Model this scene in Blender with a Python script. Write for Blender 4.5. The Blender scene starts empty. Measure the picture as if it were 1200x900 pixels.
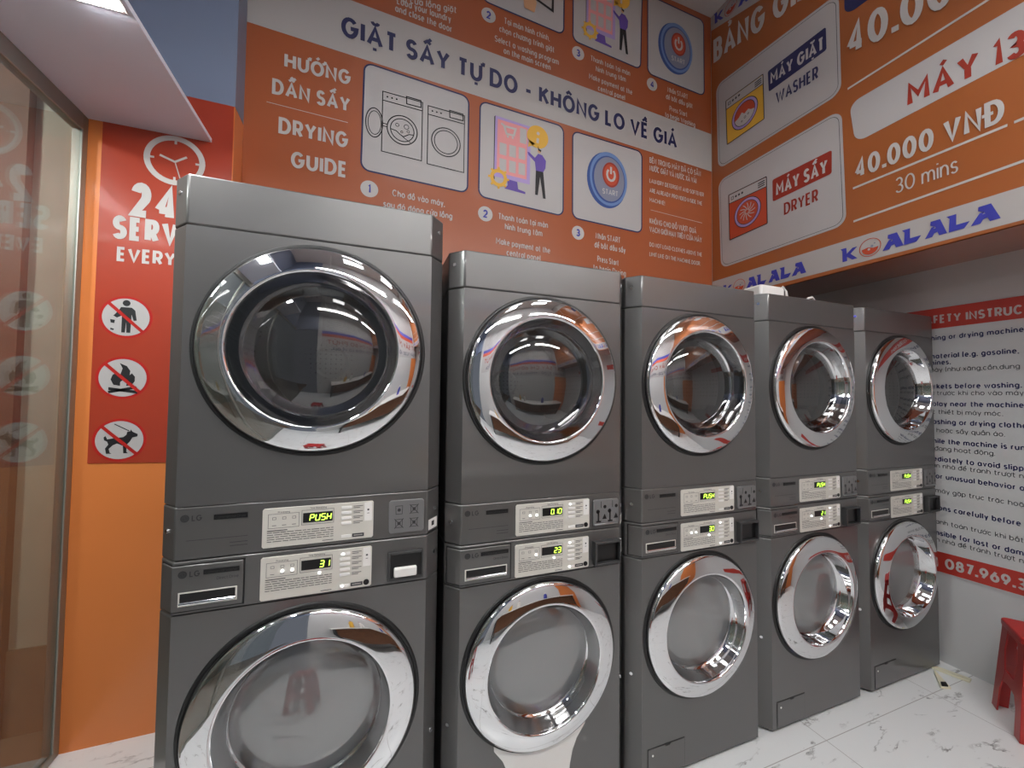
import bpy, bmesh, math, random, unicodedata
from mathutils import Vector, Matrix
S = bpy.context.scene
COL = S.collection
random.seed(4)

# ---------------------------------------------------------------- camera
cd = bpy.data.cameras.new('camera'); cam = bpy.data.objects.new('camera', cd); COL.objects.link(cam)
cd.sensor_fit = 'HORIZONTAL'; cd.sensor_width = 36.0; cd.lens = 36.0*459.507/1200
cd.clip_start = 0.02
RGT = Vector((0.937922, -0.346663, 0.011288)); UPV = Vector((-0.021876, -0.026642, 0.999406)); FWD = Vector((0.346156, 0.937611, 0.032572))
cam.matrix_world = Matrix(((RGT.x, UPV.x, -FWD.x, 0.32863), (RGT.y, UPV.y, -FWD.y, -1.23852), (RGT.z, UPV.z, -FWD.z, 1.44348), (0, 0, 0, 1)))
S.camera = cam

# ---------------------------------------------------------------- world, exposure
wd = bpy.data.worlds.new('world'); S.world = wd; wd.use_nodes = True
wb_ = wd.node_tree.nodes['Background']; wb_.inputs[0].default_value = (0.6, 0.65, 0.75, 1); wb_.inputs[1].default_value = 0.12
S.view_settings.view_transform = 'Standard'; S.view_settings.look = 'None'
S.view_settings.gamma = 1.0; S.view_settings.use_curve_mapping = False
S.view_settings.exposure = 0.95
LAMP = dict(soffit=34.0, batten=62.0, panel=3.6, street=90.0)      # emission strength of the shop's lamps and the added panel and street fill lights
S.cycles.max_bounces = 10; S.cycles.glossy_bounces = 6; S.cycles.transparent_max_bounces = 12
S.cycles.caustics_reflective = False; S.cycles.caustics_refractive = False
S.cycles.sample_clamp_indirect = 4.0
S.cycles.use_denoising = True

# ---------------------------------------------------------------- materials
def lin(c):
    c /= 255.0
    return c/12.92 if c <= 0.04045 else ((c+0.055)/1.055)**2.4
def rgb(c): return (lin(c[0]), lin(c[1]), lin(c[2]), 1)
MATS = {}
def mat(name, c, rough=.5, metal=0., coat=0., var=0., vscale=30., bump=0., bscale=200., emit=0., spec=.5, coatr=.08):
    if name in MATS: return MATS[name]
    m = bpy.data.materials.new(name); m.use_nodes = True; nt = m.node_tree; p = nt.nodes['Principled BSDF']
    p.inputs['Base Color'].default_value = rgb(c); p.inputs['Roughness'].default_value = rough; p.inputs['Metallic'].default_value = metal
    p.inputs['Coat Weight'].default_value = coat; p.inputs['Coat Roughness'].default_value = coatr
    p.inputs['Specular IOR Level'].default_value = spec
    if emit:
        p.inputs['Emission Color'].default_value = rgb(c); p.inputs['Emission Strength'].default_value = emit
    if var or bump:
        tc = nt.nodes.new('ShaderNodeTexCoord')
    if var:
        n = nt.nodes.new('ShaderNodeTexNoise'); n.inputs['Scale'].default_value = vscale; n.inputs['Detail'].default_value = 5
        nt.links.new(tc.outputs['Object'], n.inputs['Vector'])
        mx = nt.nodes.new('ShaderNodeMix'); mx.data_type = 'RGBA'
        a, b = rgb(c), rgb(c)
        mx.inputs['A'].default_value = (a[0]*(1-var), a[1]*(1-var), a[2]*(1-var), 1)
        mx.inputs['B'].default_value = (min(1, b[0]*(1+var)), min(1, b[1]*(1+var)), min(1, b[2]*(1+var)), 1)
        nt.links.new(n.outputs['Fac'], mx.inputs['Factor']); nt.links.new(mx.outputs['Result'], p.inputs['Base Color'])
    if bump:
        n2 = nt.nodes.new('ShaderNodeTexNoise'); n2.inputs['Scale'].default_value = bscale
        nt.links.new(tc.outputs['Object'], n2.inputs['Vector'])
        bp = nt.nodes.new('ShaderNodeBump'); bp.inputs['Strength'].default_value = bump; bp.inputs['Distance'].default_value = .002
        nt.links.new(n2.outputs['Fac'], bp.inputs['Height']); nt.links.new(bp.outputs['Normal'], p.inputs['Normal'])
    MATS[name] = m
    return m

PAINT = mat('graphite_metal_paint', (97, 96, 95), .4, .55, .6, var=.05, vscale=900, coatr=.05)
SEAL = mat('black_rubber', (14, 14, 15), .5)
CHROME = mat('polished_chrome', (226, 226, 228), .035, 1.)
SILVER = mat('silver_plate', (212, 209, 200), .4, .15)
STEEL = mat('drum_steel', (170, 172, 174), .32, 1., var=.25, vscale=60)
BLACK = mat('black_plastic', (13, 13, 14), .3)
COING = mat('coin_plate_grey', (112, 112, 112), .45, .2)
DGREY = mat('dark_grey_plastic', (62, 62, 63), .42, .3)
INK = mat('print_dark_grey', (62, 62, 66), .6)
INKM = mat('logo_dark_grey', (44, 44, 46), .5)
LED = mat('green_segment_light', (190, 255, 80), .5, emit=1.6)
LEDW = mat('white_indicator_light', (250, 252, 255), .5, emit=2.)
WHITE = mat('print_white', (190, 187, 184), .5)
NAVY = mat('print_navy', (36, 38, 84), .5)
MAROON = mat('print_maroon', (150, 48, 32), .5)
ROYAL = mat('print_royal_blue', (58, 62, 160), .45)
ORANGE = mat('print_orange', (164, 87, 50), .36, coat=.15)
BORANGE = mat('print_price_orange', (160, 91, 47), .36, coat=.2)
PANELW = mat('print_card_white', (180, 177, 176), .42)
BANDW = mat('print_band_white', (178, 174, 171), .42)
PURPLE = mat('print_purple', (96, 72, 160), .5)
LILAC = mat('print_lilac', (170, 150, 205), .5)
PINK = mat('print_pink', (226, 150, 150), .5)
YELLOW = mat('print_yellow', (222, 172, 60), .5)
DBLUE = mat('print_deep_blue', (50, 78, 140), .45)
SBLUE = mat('print_steel_blue', (104, 134, 186), .45)
GREYB = mat('print_grey_blue', (128, 132, 150), .45)
BRICK = mat('print_brick_red', (186, 74, 46), .5)
SKIN = mat('print_tan', (206, 160, 120), .5)
RED = mat('poster_red', (164, 58, 36), .3, coat=.3)
DRED = mat('sign_border_red', (176, 34, 30), .3)
SRED = mat('safety_red', (176, 54, 44), .4)
PBLACK = mat('pictogram_black', (18, 18, 22), .5)
CREAM = mat('cream_plastic', (226, 222, 196), .5)
WPLAST = mat('white_plastic', (232, 230, 226), .4)
STOOL = mat('red_stool_plastic', (170, 40, 38), .32, var=.06, vscale=14)
WPAINT = mat('grey_white_wall_paint', (196, 196, 196), .55, bump=.15, bscale=90, var=.03, vscale=3)
OPAINT = mat('orange_wall_paint', (220, 128, 66), .34, coat=.25, var=.03, vscale=2)
BPAINT = mat('blue_grey_wall_paint', (120, 131, 154), .5, var=.05, vscale=2)
CPAINT = mat('ceiling_paint', (214, 210, 206), .7)
SOFFIT = mat('soffit_grey_panel', (230, 235, 250), .5, bump=.2, bscale=60)
UNDER = mat('glossy_brown_soffit', (170, 82, 48), .12, coat=.6)
ALU = mat('aluminium_frame', (150, 150, 142), .4, .7)
BEIGE = mat('stained_beige_wall', (172, 164, 146), .8, var=.16, vscale=7)
PLINTH = mat('brown_cement', (128, 104, 82), .8, var=.2, vscale=18)
WOOD = mat('brown_boards', (104, 66, 40), .6, var=.35, vscale=9)
GLOW = {k: mat('lamp_diffuser_'+k, (255, 255, 255), .4, emit=v) for k, v in LAMP.items()}

def glass_mat(name, tint, gloss_rough, haze, hazecol, f0=.04):
    m = bpy.data.materials.new(name); m.use_nodes = True; nt = m.node_tree; nt.nodes.clear()
    out = nt.nodes.new('ShaderNodeOutputMaterial'); tr = nt.nodes.new('ShaderNodeBsdfTransparent'); gl = nt.nodes.new('ShaderNodeBsdfGlossy')
    tr.inputs['Color'].default_value = tint; gl.inputs['Roughness'].default_value = gloss_rough
    df = nt.nodes.new('ShaderNodeBsdfDiffuse'); df.inputs['Color'].default_value = hazecol
    # Schlick reflectance, the same from either side
    ge = nt.nodes.new('ShaderNodeNewGeometry'); dt = nt.nodes.new('ShaderNodeVectorMath'); dt.operation = 'DOT_PRODUCT'
    nt.links.new(ge.outputs['Incoming'], dt.inputs[0]); nt.links.new(ge.outputs['Normal'], dt.inputs[1])
    def mth(op, a, b):
        n = nt.nodes.new('ShaderNodeMath'); n.operation = op
        for i, q in enumerate((a, b)):
            if q is None: continue
            if isinstance(q, (int, float)): n.inputs[i].default_value = q
            else: nt.links.new(q, n.inputs[i])
        return n.outputs[0]
    ab = mth('ABSOLUTE', dt.outputs['Value'], None); p5 = mth('POWER', mth('SUBTRACT', 1., ab), 5.)
    frout = mth('ADD', mth('MULTIPLY', p5, 1.-f0), f0)
    m1 = nt.nodes.new('ShaderNodeMixShader'); m1.inputs[0].default_value = haze
    m2 = nt.nodes.new('ShaderNodeMixShader')
    nt.links.new(tr.outputs[0], m1.inputs[1]); nt.links.new(df.outputs[0], m1.inputs[2])
    nt.links.new(frout, m2.inputs[0]); nt.links.new(m1.outputs[0], m2.inputs[1]); nt.links.new(gl.outputs[0], m2.inputs[2])
    nt.links.new(m2.outputs[0], out.inputs[0])
    return m
DGLASS = glass_mat('smoked_dryer_glass', (.14, .14, .15, 1), .02, .05, (.3, .3, .3, 1), .15)
WGLASS = glass_mat('misted_washer_glass', (.42, .43, .43, 1), .04, .46, (.42, .43, .43, 1), .19)
PANE = glass_mat('window_glass', (.86, .9, .88, 1), .0, .05, (.5, .5, .47, 1), .11)

def floor_mat():
    m = bpy.data.materials.new('white_marble_tiles'); m.use_nodes = True; nt = m.node_tree; p = nt.nodes['Principled BSDF']
    L = nt.links.new
    tc = nt.nodes.new('ShaderNodeTexCoord'); mp = nt.nodes.new('ShaderNodeMapping'); mp.inputs['Rotation'].default_value = (0, 0, .5); mp.inputs['Scale'].default_value = (1., 2.6, 1)
    L(tc.outputs['Object'], mp.inputs['Vector'])
    n1 = nt.nodes.new('ShaderNodeTexNoise'); n1.inputs['Scale'].default_value = 1.6; n1.inputs['Detail'].default_value = 9; n1.inputs['Roughness'].default_value = .62; n1.inputs['Distortion'].default_value = .35
    L(mp.outputs[0], n1.inputs['Vector'])
    a = nt.nodes.new('ShaderNodeMath'); a.operation = 'SUBTRACT'; a.inputs[1].default_value = .5; L(n1.outputs['Fac'], a.inputs[0])
    b = nt.nodes.new('ShaderNodeMath'); b.operation = 'ABSOLUTE'; L(a.outputs[0], b.inputs[0])
    r = nt.nodes.new('ShaderNodeValToRGB'); r.color_ramp.elements[0].position = 0.; r.color_ramp.elements[0].color = (1, 1, 1, 1)
    r.color_ramp.elements[1].position = .016; r.color_ramp.elements[1].color = (0, 0, 0, 1); L(b.outputs[0], r.inputs[0])
    n2 = nt.nodes.new('ShaderNodeTexNoise'); n2.inputs['Scale'].default_value = 5.; n2.inputs['Detail'].default_value = 4; L(mp.outputs[0], n2.inputs['Vector'])
    r2 = nt.nodes.new('ShaderNodeValToRGB'); r2.color_ramp.elements[0].position = .52; r2.color_ramp.elements[1].position = .66; L(n2.outputs['Fac'], r2.inputs[0])
    v = nt.nodes.new('ShaderNodeMath'); v.operation = 'MULTIPLY'; L(r.outputs[0], v.inputs[0]); L(r2.outputs[0], v.inputs[1])
    br = nt.nodes.new('ShaderNodeTexBrick'); br.offset = 0.; br.inputs['Scale'].default_value = 1.; br.inputs['Mortar Size'].default_value = .0016
    br.inputs['Brick Width'].default_value = .8; br.inputs['Row Height'].default_value = .8
    mp2 = nt.nodes.new('ShaderNodeMapping'); mp2.inputs['Location'].default_value = (.21, .1, 0); L(tc.outputs['Object'], mp2.inputs['Vector']); L(mp2.outputs[0], br.inputs['Vector'])
    base = nt.nodes.new('ShaderNodeMix'); base.data_type = 'RGBA'; base.inputs['A'].default_value = rgb((236, 238, 238)); base.inputs['B'].default_value = rgb((104, 102, 100))
    L(v.outputs[0], base.inputs['Factor'])
    j = nt.nodes.new('ShaderNodeMix'); j.data_type = 'RGBA'; j.inputs['B'].default_value = rgb((184, 182, 180))
    L(br.outputs['Fac'], j.inputs['Factor']); L(base.outputs['Result'], j.inputs['A']); L(j.outputs['Result'], p.inputs['Base Color'])
    p.inputs['Roughness'].default_value = .22
    return m
FLOOR = floor_mat()
def drum_mat():
    m = bpy.data.materials.new('perforated_drum_steel'); m.use_nodes = True; nt = m.node_tree; p = nt.nodes['Principled BSDF']; L = nt.links.new
    tc = nt.nodes.new('ShaderNodeTexCoord'); vo = nt.nodes.new('ShaderNodeTexVoronoi'); vo.inputs['Scale'].default_value = 55; vo.inputs['Randomness'].default_value = .1
    L(tc.outputs['Object'], vo.inputs['Vector'])
    r = nt.nodes.new('ShaderNodeValToRGB'); r.color_ramp.interpolation = 'CONSTANT'; r.color_ramp.elements[0].color = (.22, .22, .22, 1); r.color_ramp.elements[1].position = .18; r.color_ramp.elements[1].color = (.5, .5, .5, 1)
    L(vo.outputs['Distance'], r.inputs[0]); L(r.outputs[0], p.inputs['Base Color'])
    p.inputs['Metallic'].default_value = .8; p.inputs['Roughness'].default_value = .4
    return m
DRUM = drum_mat()
DRUMW = mat('brushed_grey_steel', (168, 170, 170), .5, .6, var=.08, vscale=6)

# ---------------------------------------------------------------- stroke lettering
GL = {
'A':(.80,"0,0 50,100 100,0;18,32 82,32"),'B':(.64,"0,53 58,53 @58,76.5,36,23.5,-90,90 0,100 0,0 58,0 @58,26.5,42,26.5,-90,90"),
'C':(.78,"@50,50,50,50,42,318"),'D':(.76,"0,0 0,100 40,100 @40,50,60,50,90,-90 0,0"),'E':(.56,"100,100 0,100 0,0 100,0;0,51 90,51"),
'F':(.54,"100,100 0,100 0,0;0,49 88,49"),'G':(.82,"@50,50,50,50,42,360 56,47"),'H':(.72,"0,0 0,100;100,0 100,100;0,51 100,51"),
'I':(0,"50,0 50,100"),'J':(.48,"100,100 100,32 @50,32,50,32,0,-180"),'K':(.68,"0,0 0,100;96,100 0,40;34,62 100,0"),'L':(.54,"0,100 0,0 100,0"),
'M':(.9,"0,0 0,100 50,38 100,100 100,0"),'N':(.74,"0,0 0,100 100,0 100,100"),'O':(.86,"@50,50,50,50,0,360"),
'P':(.62,"0,0 0,100 58,100 @58,72,42,28,90,-90 0,44"),'Q':(.86,"@50,50,50,50,0,360;60,28 100,0"),'R':(.64,"0,0 0,100 58,100 @58,72,42,28,90,-90 0,44;50,44 100,0"),
'S':(.62,"@48,75,46,25,25,270 @50,25,50,25,90,-155"),'T':(.62,"0,100 100,100;50,100 50,0"),'U':(.72,"0,100 0,36 @50,36,50,36,180,360 100,100"),
'V':(.78,"0,100 50,0 100,100"),'W':(1.12,"0,100 26,0 50,90 74,0 100,100"),'X':(.7,"0,0 100,100;0,100 100,0"),'Y':(.74,"0,100 50,44 100,100;50,44 50,0"),'Z':(.62,"0,100 100,100 0,0 100,0"),
'a':(.58,"@50,35,50,35,0,360;100,70 100,0"),'b':(.58,"@50,35,50,35,0,360;0,100 0,0"),'c':(.54,"@50,35,50,35,42,318"),'d':(.58,"@50,35,50,35,0,360;100,100 100,0"),
'e':(.56,"3,37 97,37 @50,35,50,35,4,315"),'f':(.34,"100,98 @82,76,44,24,90,180 38,0;0,68 92,68"),'g':(.58,"@50,35,50,35,0,360;100,70 100,-5 @50,-5,50,23,0,-150"),
'h':(.56,"0,100 0,0;0,38 @50,38,50,32,180,0 100,0"),'i':(0,"50,70 50,0;50,92 50,100"),'j':(0,"50,70 50,-25;50,92 50,100"),'k':(.52,"0,100 0,0;92,70 0,26;36,44 100,0"),'l':(0,"50,100 50,0"),
'm':(.9,"0,70 0,0;0,42 @25,42,25,28,180,0 50,0;50,42 @75,42,25,28,180,0 100,0"),'n':(.56,"0,70 0,0;0,38 @50,38,50,32,180,0 100,0"),'o':(.6,"@50,35,50,35,0,360"),
'p':(.58,"@50,35,50,35,0,360;0,70 0,-28"),'q':(.58,"@50,35,50,35,0,360;100,70 100,-28"),'r':(.36,"0,70 0,0;0,36 @92,36,92,34,180,82"),'s':(.46,"@48,52.5,46,17.5,25,270 @50,17.5,50,17.5,90,-155"),
't':(.42,"36,96 36,18 @80,18,44,18,180,290;0,70 100,70"),'u':(.56,"0,70 0,32 @50,32,50,32,180,360 100,70;100,70 100,0"),'v':(.54,"0,70 50,0 100,70"),'w':(.84,"0,70 25,0 50,66 75,0 100,70"),
'x':(.5,"0,0 100,70;0,70 100,0"),'y':(.54,"0,70 52,2;100,70 40,-28"),'z':(.48,"0,70 100,70 0,0 100,0"),
'0':(.72,"@50,50,50,50,0,360"),'1':(.3,"0,84 100,100 100,0"),'2':(.6,"@50,70,48,30,165,-40 0,0 100,0"),'3':(.6,"@48,75,44,25,150,-90 @50,25,50,25,90,-155"),
'4':(.7,"74,0 74,100 0,24;0,24 100,24"),'5':(.6,"92,100 16,100 8,56 @48,32,52,32,120,-150"),'6':(.62,"70,100 8,45;@50,32,50,32,0,360"),'7':(.58,"0,100 100,100 36,0"),
'8':(.62,"@50,76,42,24,0,360;@50,27,50,27,0,360"),'9':(.62,"30,0 92,55;@50,68,50,32,0,360"),
'.':(0,"50,0 50,6"),',':(0,"60,6 20,-14"),'-':(.5,"0,42 100,42"),'!':(0,"50,100 50,34;50,0 50,6"),':':(0,"50,0 50,6;50,60 50,66"),'(':(.24,"100,108 @100,48,100,60,110,250"),')':(.24,"0,108 @0,48,100,60,70,-70"),'/':(.4,"0,0 100,100"),
}
def arc(cx, cy, rx, ry, a0, a1, n=None):
    n = n or max(4, int(abs(a1-a0)/18))
    return [(cx+rx*math.cos(math.radians(a0+(a1-a0)*i/n)), cy+ry*math.sin(math.radians(a0+(a1-a0)*i/n))) for i in range(n+1)]
def parse(s):
    out = []
    for st in s.split(';'):
        pts = []
        for tk in st.split():
            if tk[0] == '@': pts += arc(*[float(v) for v in tk[1:].split(',')])
            else: pts.append(tuple(float(v) for v in tk.split(',')))
        out.append(pts)
    return out
GP = {k: (w, parse(s)) for k, (w, s) in GL.items()}
def layout(s, cap, wt, width=None):
    """-> list of (points, stroke width) in the plane; baseline at 0,0"""
    items = []; x = 0.
    gap = .10
    for ch in s:
        if ch == ' ': x += .34; continue
        base = ch; marks = []
        bar = ch in 'đĐ'
        if bar: base = 'd' if ch == 'đ' else 'D'
        else:
            dec = unicodedata.normalize('NFD', ch); base = dec[0]; marks = list(dec[1:])
        w = max(GP[base][0], wt)
        items.append((base, marks, bar, x, w)); x += w+gap
    nat = (x-gap)*cap
    k = (width/nat) if width else 1.
    t = wt*cap*min(1., .55+.45*k)
    res = []
    for base, marks, bar, gx, w in items:
        W = max(w*cap*k, t) if GP[base][0] else t
        X = gx*cap*k
        fx = lambda p: X+t/2+p/100*(W-t)
        fy = lambda p: t/2+p/100*(cap-t)
        for pl in GP[base][1]:
            q = [(fx(a), fy(b)) for a, b in pl]
            if len(q) == 2 and math.dist(q[0], q[1]) < t*.9:      # a dot
                mx, my = (q[0][0]+q[1][0])/2, (q[0][1]+q[1][1])/2
                my = max(my, t*.5) if pl[0][1] < 10 else my
                q = [(mx, my-t*.5), (mx, my+t*.5)]
            res.append((q, t))
        top = cap if (base.isupper() or base in 'bdfhklt') else cap*.7
        mid = X+W/2; u = cap; kx = min(1., k); tt = t*.8
        if bar:
            if base == 'd': res.append(([(fx(45), fy(84)), (fx(128), fy(84))], tt))
            else: res.append(([(X-.1*u*kx, cap*.5), (X+W*.45, cap*.5)], tt))
        lift = 0; sh = 0
        if '\u0302' in marks: lift, sh = .10, .10
        if '\u0306' in marks: lift, sh = .12, 0
        for mk in marks:
            if mk == '\u0302': res.append(([(mid-.17*u*kx, top+.07*u), (mid, top+.2*u), (mid+.17*u*kx, top+.07*u)], tt))
            elif mk == '\u0306': res.append(([(mid+a*u*kx, top+b*u) for a, b in arc(0, .2, .15, .12, 180, 360, 6)], tt))
            elif mk == '\u031b': res.append(([(X+W-t*.5, top-.12*u if base == 'o' or base == 'O' else top-.02*u), (X+W+.06*u*kx, top-.02*u), (X+W+.08*u*kx, top+.12*u)], tt))
            elif mk == '\u0323': res.append(([(mid, -.2*u), (mid, -.2*u+tt*.9)], tt*1.1))
        for mk in marks:
            cx, y = mid+sh*u*kx, top+lift*u
            if mk == '\u0301': res.append(([(cx-.05*u*kx, y+.1*u), (cx+.1*u*kx, y+.25*u)], tt))
            elif mk == '\u0300': res.append(([(cx+.05*u*kx, y+.1*u), (cx-.1*u*kx, y+.25*u)], tt))
            elif mk == '\u0309': res.append(([(cx+a*u*kx, y+b*u) for a, b in [(-.07, .24), (0, .28), (.07, .24), (.06, .18), (0, .15), (0, .1)]], tt*.8))
            elif mk == '\u0303': res.append(([(cx+a*u*kx, y+b*u) for a, b in [(-.17, .12), (-.08, .2), (.06, .13), (.16, .21)]], tt))
    return res, (x-gap)*cap*k

# ---------------------------------------------------------------- mesh builder
class Fr:
    """a flat frame: origin + a*A + b*B + h*N (N towards the viewer of the flat thing)"""
    def __init__(s, o, A, B, N): s.o, s.A, s.B, s.N = Vector(o), Vector(A), Vector(B), Vector(N)
    def __call__(s, a, b, h=0.): return s.o+s.A*a+s.B*b+s.N*h
class MB:
    def __init__(s): s.v, s.f, s.m, s.mats, s.sm = [], [], [], [], []
    def mi(s, m):
        if m not in s.mats: s.mats.append(m)
        return s.mats.index(m)
    def face(s, pts, m):
        i = len(s.v); s.v += [tuple(p) for p in pts]; s.f.append(tuple(range(i, i+len(pts)))); s.m.append(s.mi(m)); s.sm.append(False)
    def mesh(s, vs, fs, m, sm=True):
        i = len(s.v); k = s.mi(m); s.v += [tuple(p) for p in vs]
        for f in fs: s.f.append(tuple(i+q for q in f)); s.m.append(k); s.sm.append(sm)
    # flat
    def poly(s, fr, pts, h, m): s.face([fr(a, b, h) for a, b in pts], m)
    def circ(s, fr, c, r, h, m, n=40, ry=None):
        ry = ry or r
        s.poly(fr, [(c[0]+r*math.cos(2*math.pi*i/n), c[1]+ry*math.sin(2*math.pi*i/n)) for i in range(n)], h, m)
    def stroke(s, fr, pts, w, h, m, closed=False, slope=0., org=0., dh=0.):
        P = [Vector(p) for p in pts]
        if len(P) > 2 and (P[0]-P[-1]).length < 1e-5: P = P[:-1]; closed = True
        Q = [P[0]]
        for p in P[1:]:
            if (p-Q[-1]).length > 1e-6: Q.append(p)
        P = Q; n = len(P)
        if n < 2: return
        Lf, Rt = [], []
        for i in range(n):
            a = P[i-1] if (i > 0 or closed) else None
            b = P[(i+1) % n] if (i < n-1 or closed) else None
            if a is None: d = (b-P[i]).normalized(); nn = Vector((-d.y, d.x)); sc = 1.
            elif b is None: d = (P[i]-a).normalized(); nn = Vector((-d.y, d.x)); sc = 1.
            else:
                d1 = (P[i]-a).normalized(); d2 = (b-P[i]).normalized(); d = d1+d2
                if d.length < 1e-4: d = d1
                d.normalize(); nn = Vector((-d.y, d.x)); c = max(.6, nn.dot(Vector((-d1.y, d1.x)))); sc = 1./c
            Lf.append(P[i]+nn*w/2*sc); Rt.append(P[i]-nn*w/2*sc)
        sh = lambda p, hh: fr(p.x, p.y+slope*(p.x-org), hh)
        # every piece a hair prouder than the last, so that none lies in another's plane
        for j in range(n if closed else n-1):
            k = (j+1) % n; hh = h+j*2e-5+dh
            s.mesh([sh(Lf[j], hh), sh(Lf[k], hh), sh(Rt[k], hh), sh(Rt[j], hh)], [(0, 1, 2, 3)], m, False)
    def ring(s, fr, c, r, w, h, m, ry=None, n=40):
        ry = ry or r
        s.stroke(fr, [(c[0]+r*math.cos(2*math.pi*i/n), c[1]+ry*math.sin(2*math.pi*i/n)) for i in range(n)], w, h, m, True)
    def text(s, fr, t, a, b, cap, m, wt=.15, width=None, slope=0., h=.002, right=False, center=False, xk=None):
        if xk: width = layout(t, cap, wt)[1]*xk
        L, w = layout(t, cap, wt, width)
        off = a-w if right else (a-w/2 if center else a)
        for i, (pts, tk) in enumerate(L): s.stroke(fr, [(off+x, b+y) for x, y in pts], tk, h, m, slope=slope, org=off, dh=(i % 3)*6.6e-6)
        return w
    def rquad(s, fr, c, r, h, m, edge=None, ew=.006, eh=.0006):
        """rounded panel from 4 corners TL TR BR BL"""
        TL, TR, BR, BL = [Vector(q) for q in c]; W = ((TR-TL).length+(BR-BL).length)/2; H = ((TL-BL).length+(TR-BR).length)/2
        pts = []
        for (cx, cy, a0) in ((r, r, 180), (W-r, r, 270), (W-r, H-r, 0), (r, H-r, 90)):
            pts += arc(cx, cy, r, r, a0, a0+90, 6)
        def bl(x, y):
            u, v = x/W, y/H
            return (BL*(1-u)+BR*u)*(1-v)+(TL*(1-u)+TR*u)*v
        q = [tuple(bl(x, y)) for x, y in pts]
        s.poly(fr, q, h, m)
        if edge: s.stroke(fr, q, ew, h+eh, edge, True)
        return bl, W, H
    # solid
    def box(s, x0, x1, y0, y1, z0, z1, m):
        v = [(x, y, z) for z in (z0, z1) for y in (y0, y1) for x in (x0, x1)]
        s.mesh(v, [(0, 2, 3, 1), (4, 5, 7, 6), (0, 1, 5, 4), (2, 6, 7, 3), (0, 4, 6, 2), (1, 3, 7, 5)], m)
    def prism(s, out, z0, z1, m, axis='z'):
        n = len(out); f = (lambda p, z: (p[0], p[1], z)) if axis == 'z' else ((lambda p, z: (p[0], z, p[1])) if axis == 'y' else (lambda p, z: (z, p[0], p[1])))
        v = [f(p, z0) for p in out]+[f(p, z1) for p in out]
        s.mesh(v, [tuple(range(n))[::-1], tuple(range(n, 2*n))]+[(i, (i+1) % n, n+(i+1) % n, n+i) for i in range(n)], m)
    def lathe(s, prof, cx, cz, m, n=96, y0=0., cap=False):
        """revolve (r, y) about the y axis through cx, cz"""
        k = len(prof); v = []
        for i in range(n):
            a = 2*math.pi*i/n
            for r, y in prof: v.append((cx+r*math.cos(a), y0+y, cz+r*math.sin(a)))
        f = []
        for i in range(n):
            j = (i+1) % n
            for q in range(k-1): f.append((i*k+q, j*k+q, j*k+q+1, i*k+q+1))
        s.mesh(v, f, m)
        if cap: s.mesh([v[i*k+k-1] for i in range(n)], [tuple(range(n))], m)
    def tube(s, pts, r, m, n=10):
        P = [Vector(p) for p in pts]; v = []; f = []
        for i, p in enumerate(P):
            d = (P[min(i+1, len(P)-1)]-P[max(i-1, 0)]).normalized()
            u = d.orthogonal().normalized() if i == 0 else (u-d*u.dot(d)).normalized()
            w = d.cross(u)
            for q in range(n):
                a = 2*math.pi*q/n; v.append(p+(u*math.cos(a)+w*math.sin(a))*r)
        for i in range(len(P)-1):
            for q in range(n): f.append((i*n+q, i*n+(q+1) % n, (i+1)*n+(q+1) % n, (i+1)*n+q))
        f += [tuple(range(n))[::-1], tuple(range((len(P)-1)*n, len(P)*n))]
        s.mesh(v, f, m)
    def cyl(s, a, b, r, m, n=20): s.tube([a, b], r, m, n)
    def build(s, name, parent=None, origin=(0, 0, 0), bevel=0., seg=2, smooth=True, label=None, kind=None, ang=32):
        me = bpy.data.meshes.new(name)
        o3 = Vector(origin)
        me.from_pydata([tuple(Vector(p)-o3) for p in s.v], [], s.f)
        for m in s.mats: me.materials.append(m)
        me.polygons.foreach_set('material_index', s.m)
        if smooth:
            me.polygons.foreach_set('use_smooth', s.sm); me.update(); me.set_sharp_from_angle(angle=math.radians(ang))
        me.update()
        o = bpy.data.objects.new(name, me); COL.objects.link(o)
        if parent: o.parent = parent
        else: o.location = origin
        if bevel:
            b = o.modifiers.new('soft_edges', 'BEVEL'); b.width = bevel; b.segments = seg; b.limit_method = 'ANGLE'; b.angle_limit = math.radians(40)
        if label: o['label'] = label
        if kind: o['kind'] = kind
        return o
def thing(name, label, cat, loc, group=None, rotz=0.):
    o = bpy.data.objects.new(name, None); COL.objects.link(o); o.location = loc; o.rotation_euler = (0, 0, rotz); o.empty_display_size = .1
    o['label'] = label; o['category'] = cat
    if group: o['group'] = group
    return o
def tag(o, label, cat, group=None):
    o['label'] = label; o['category'] = cat
    if group: o['group'] = group
    return o
def struct(name, mb, bevel=0.): return mb.build(name, kind='structure', bevel=bevel, smooth=False)
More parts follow.
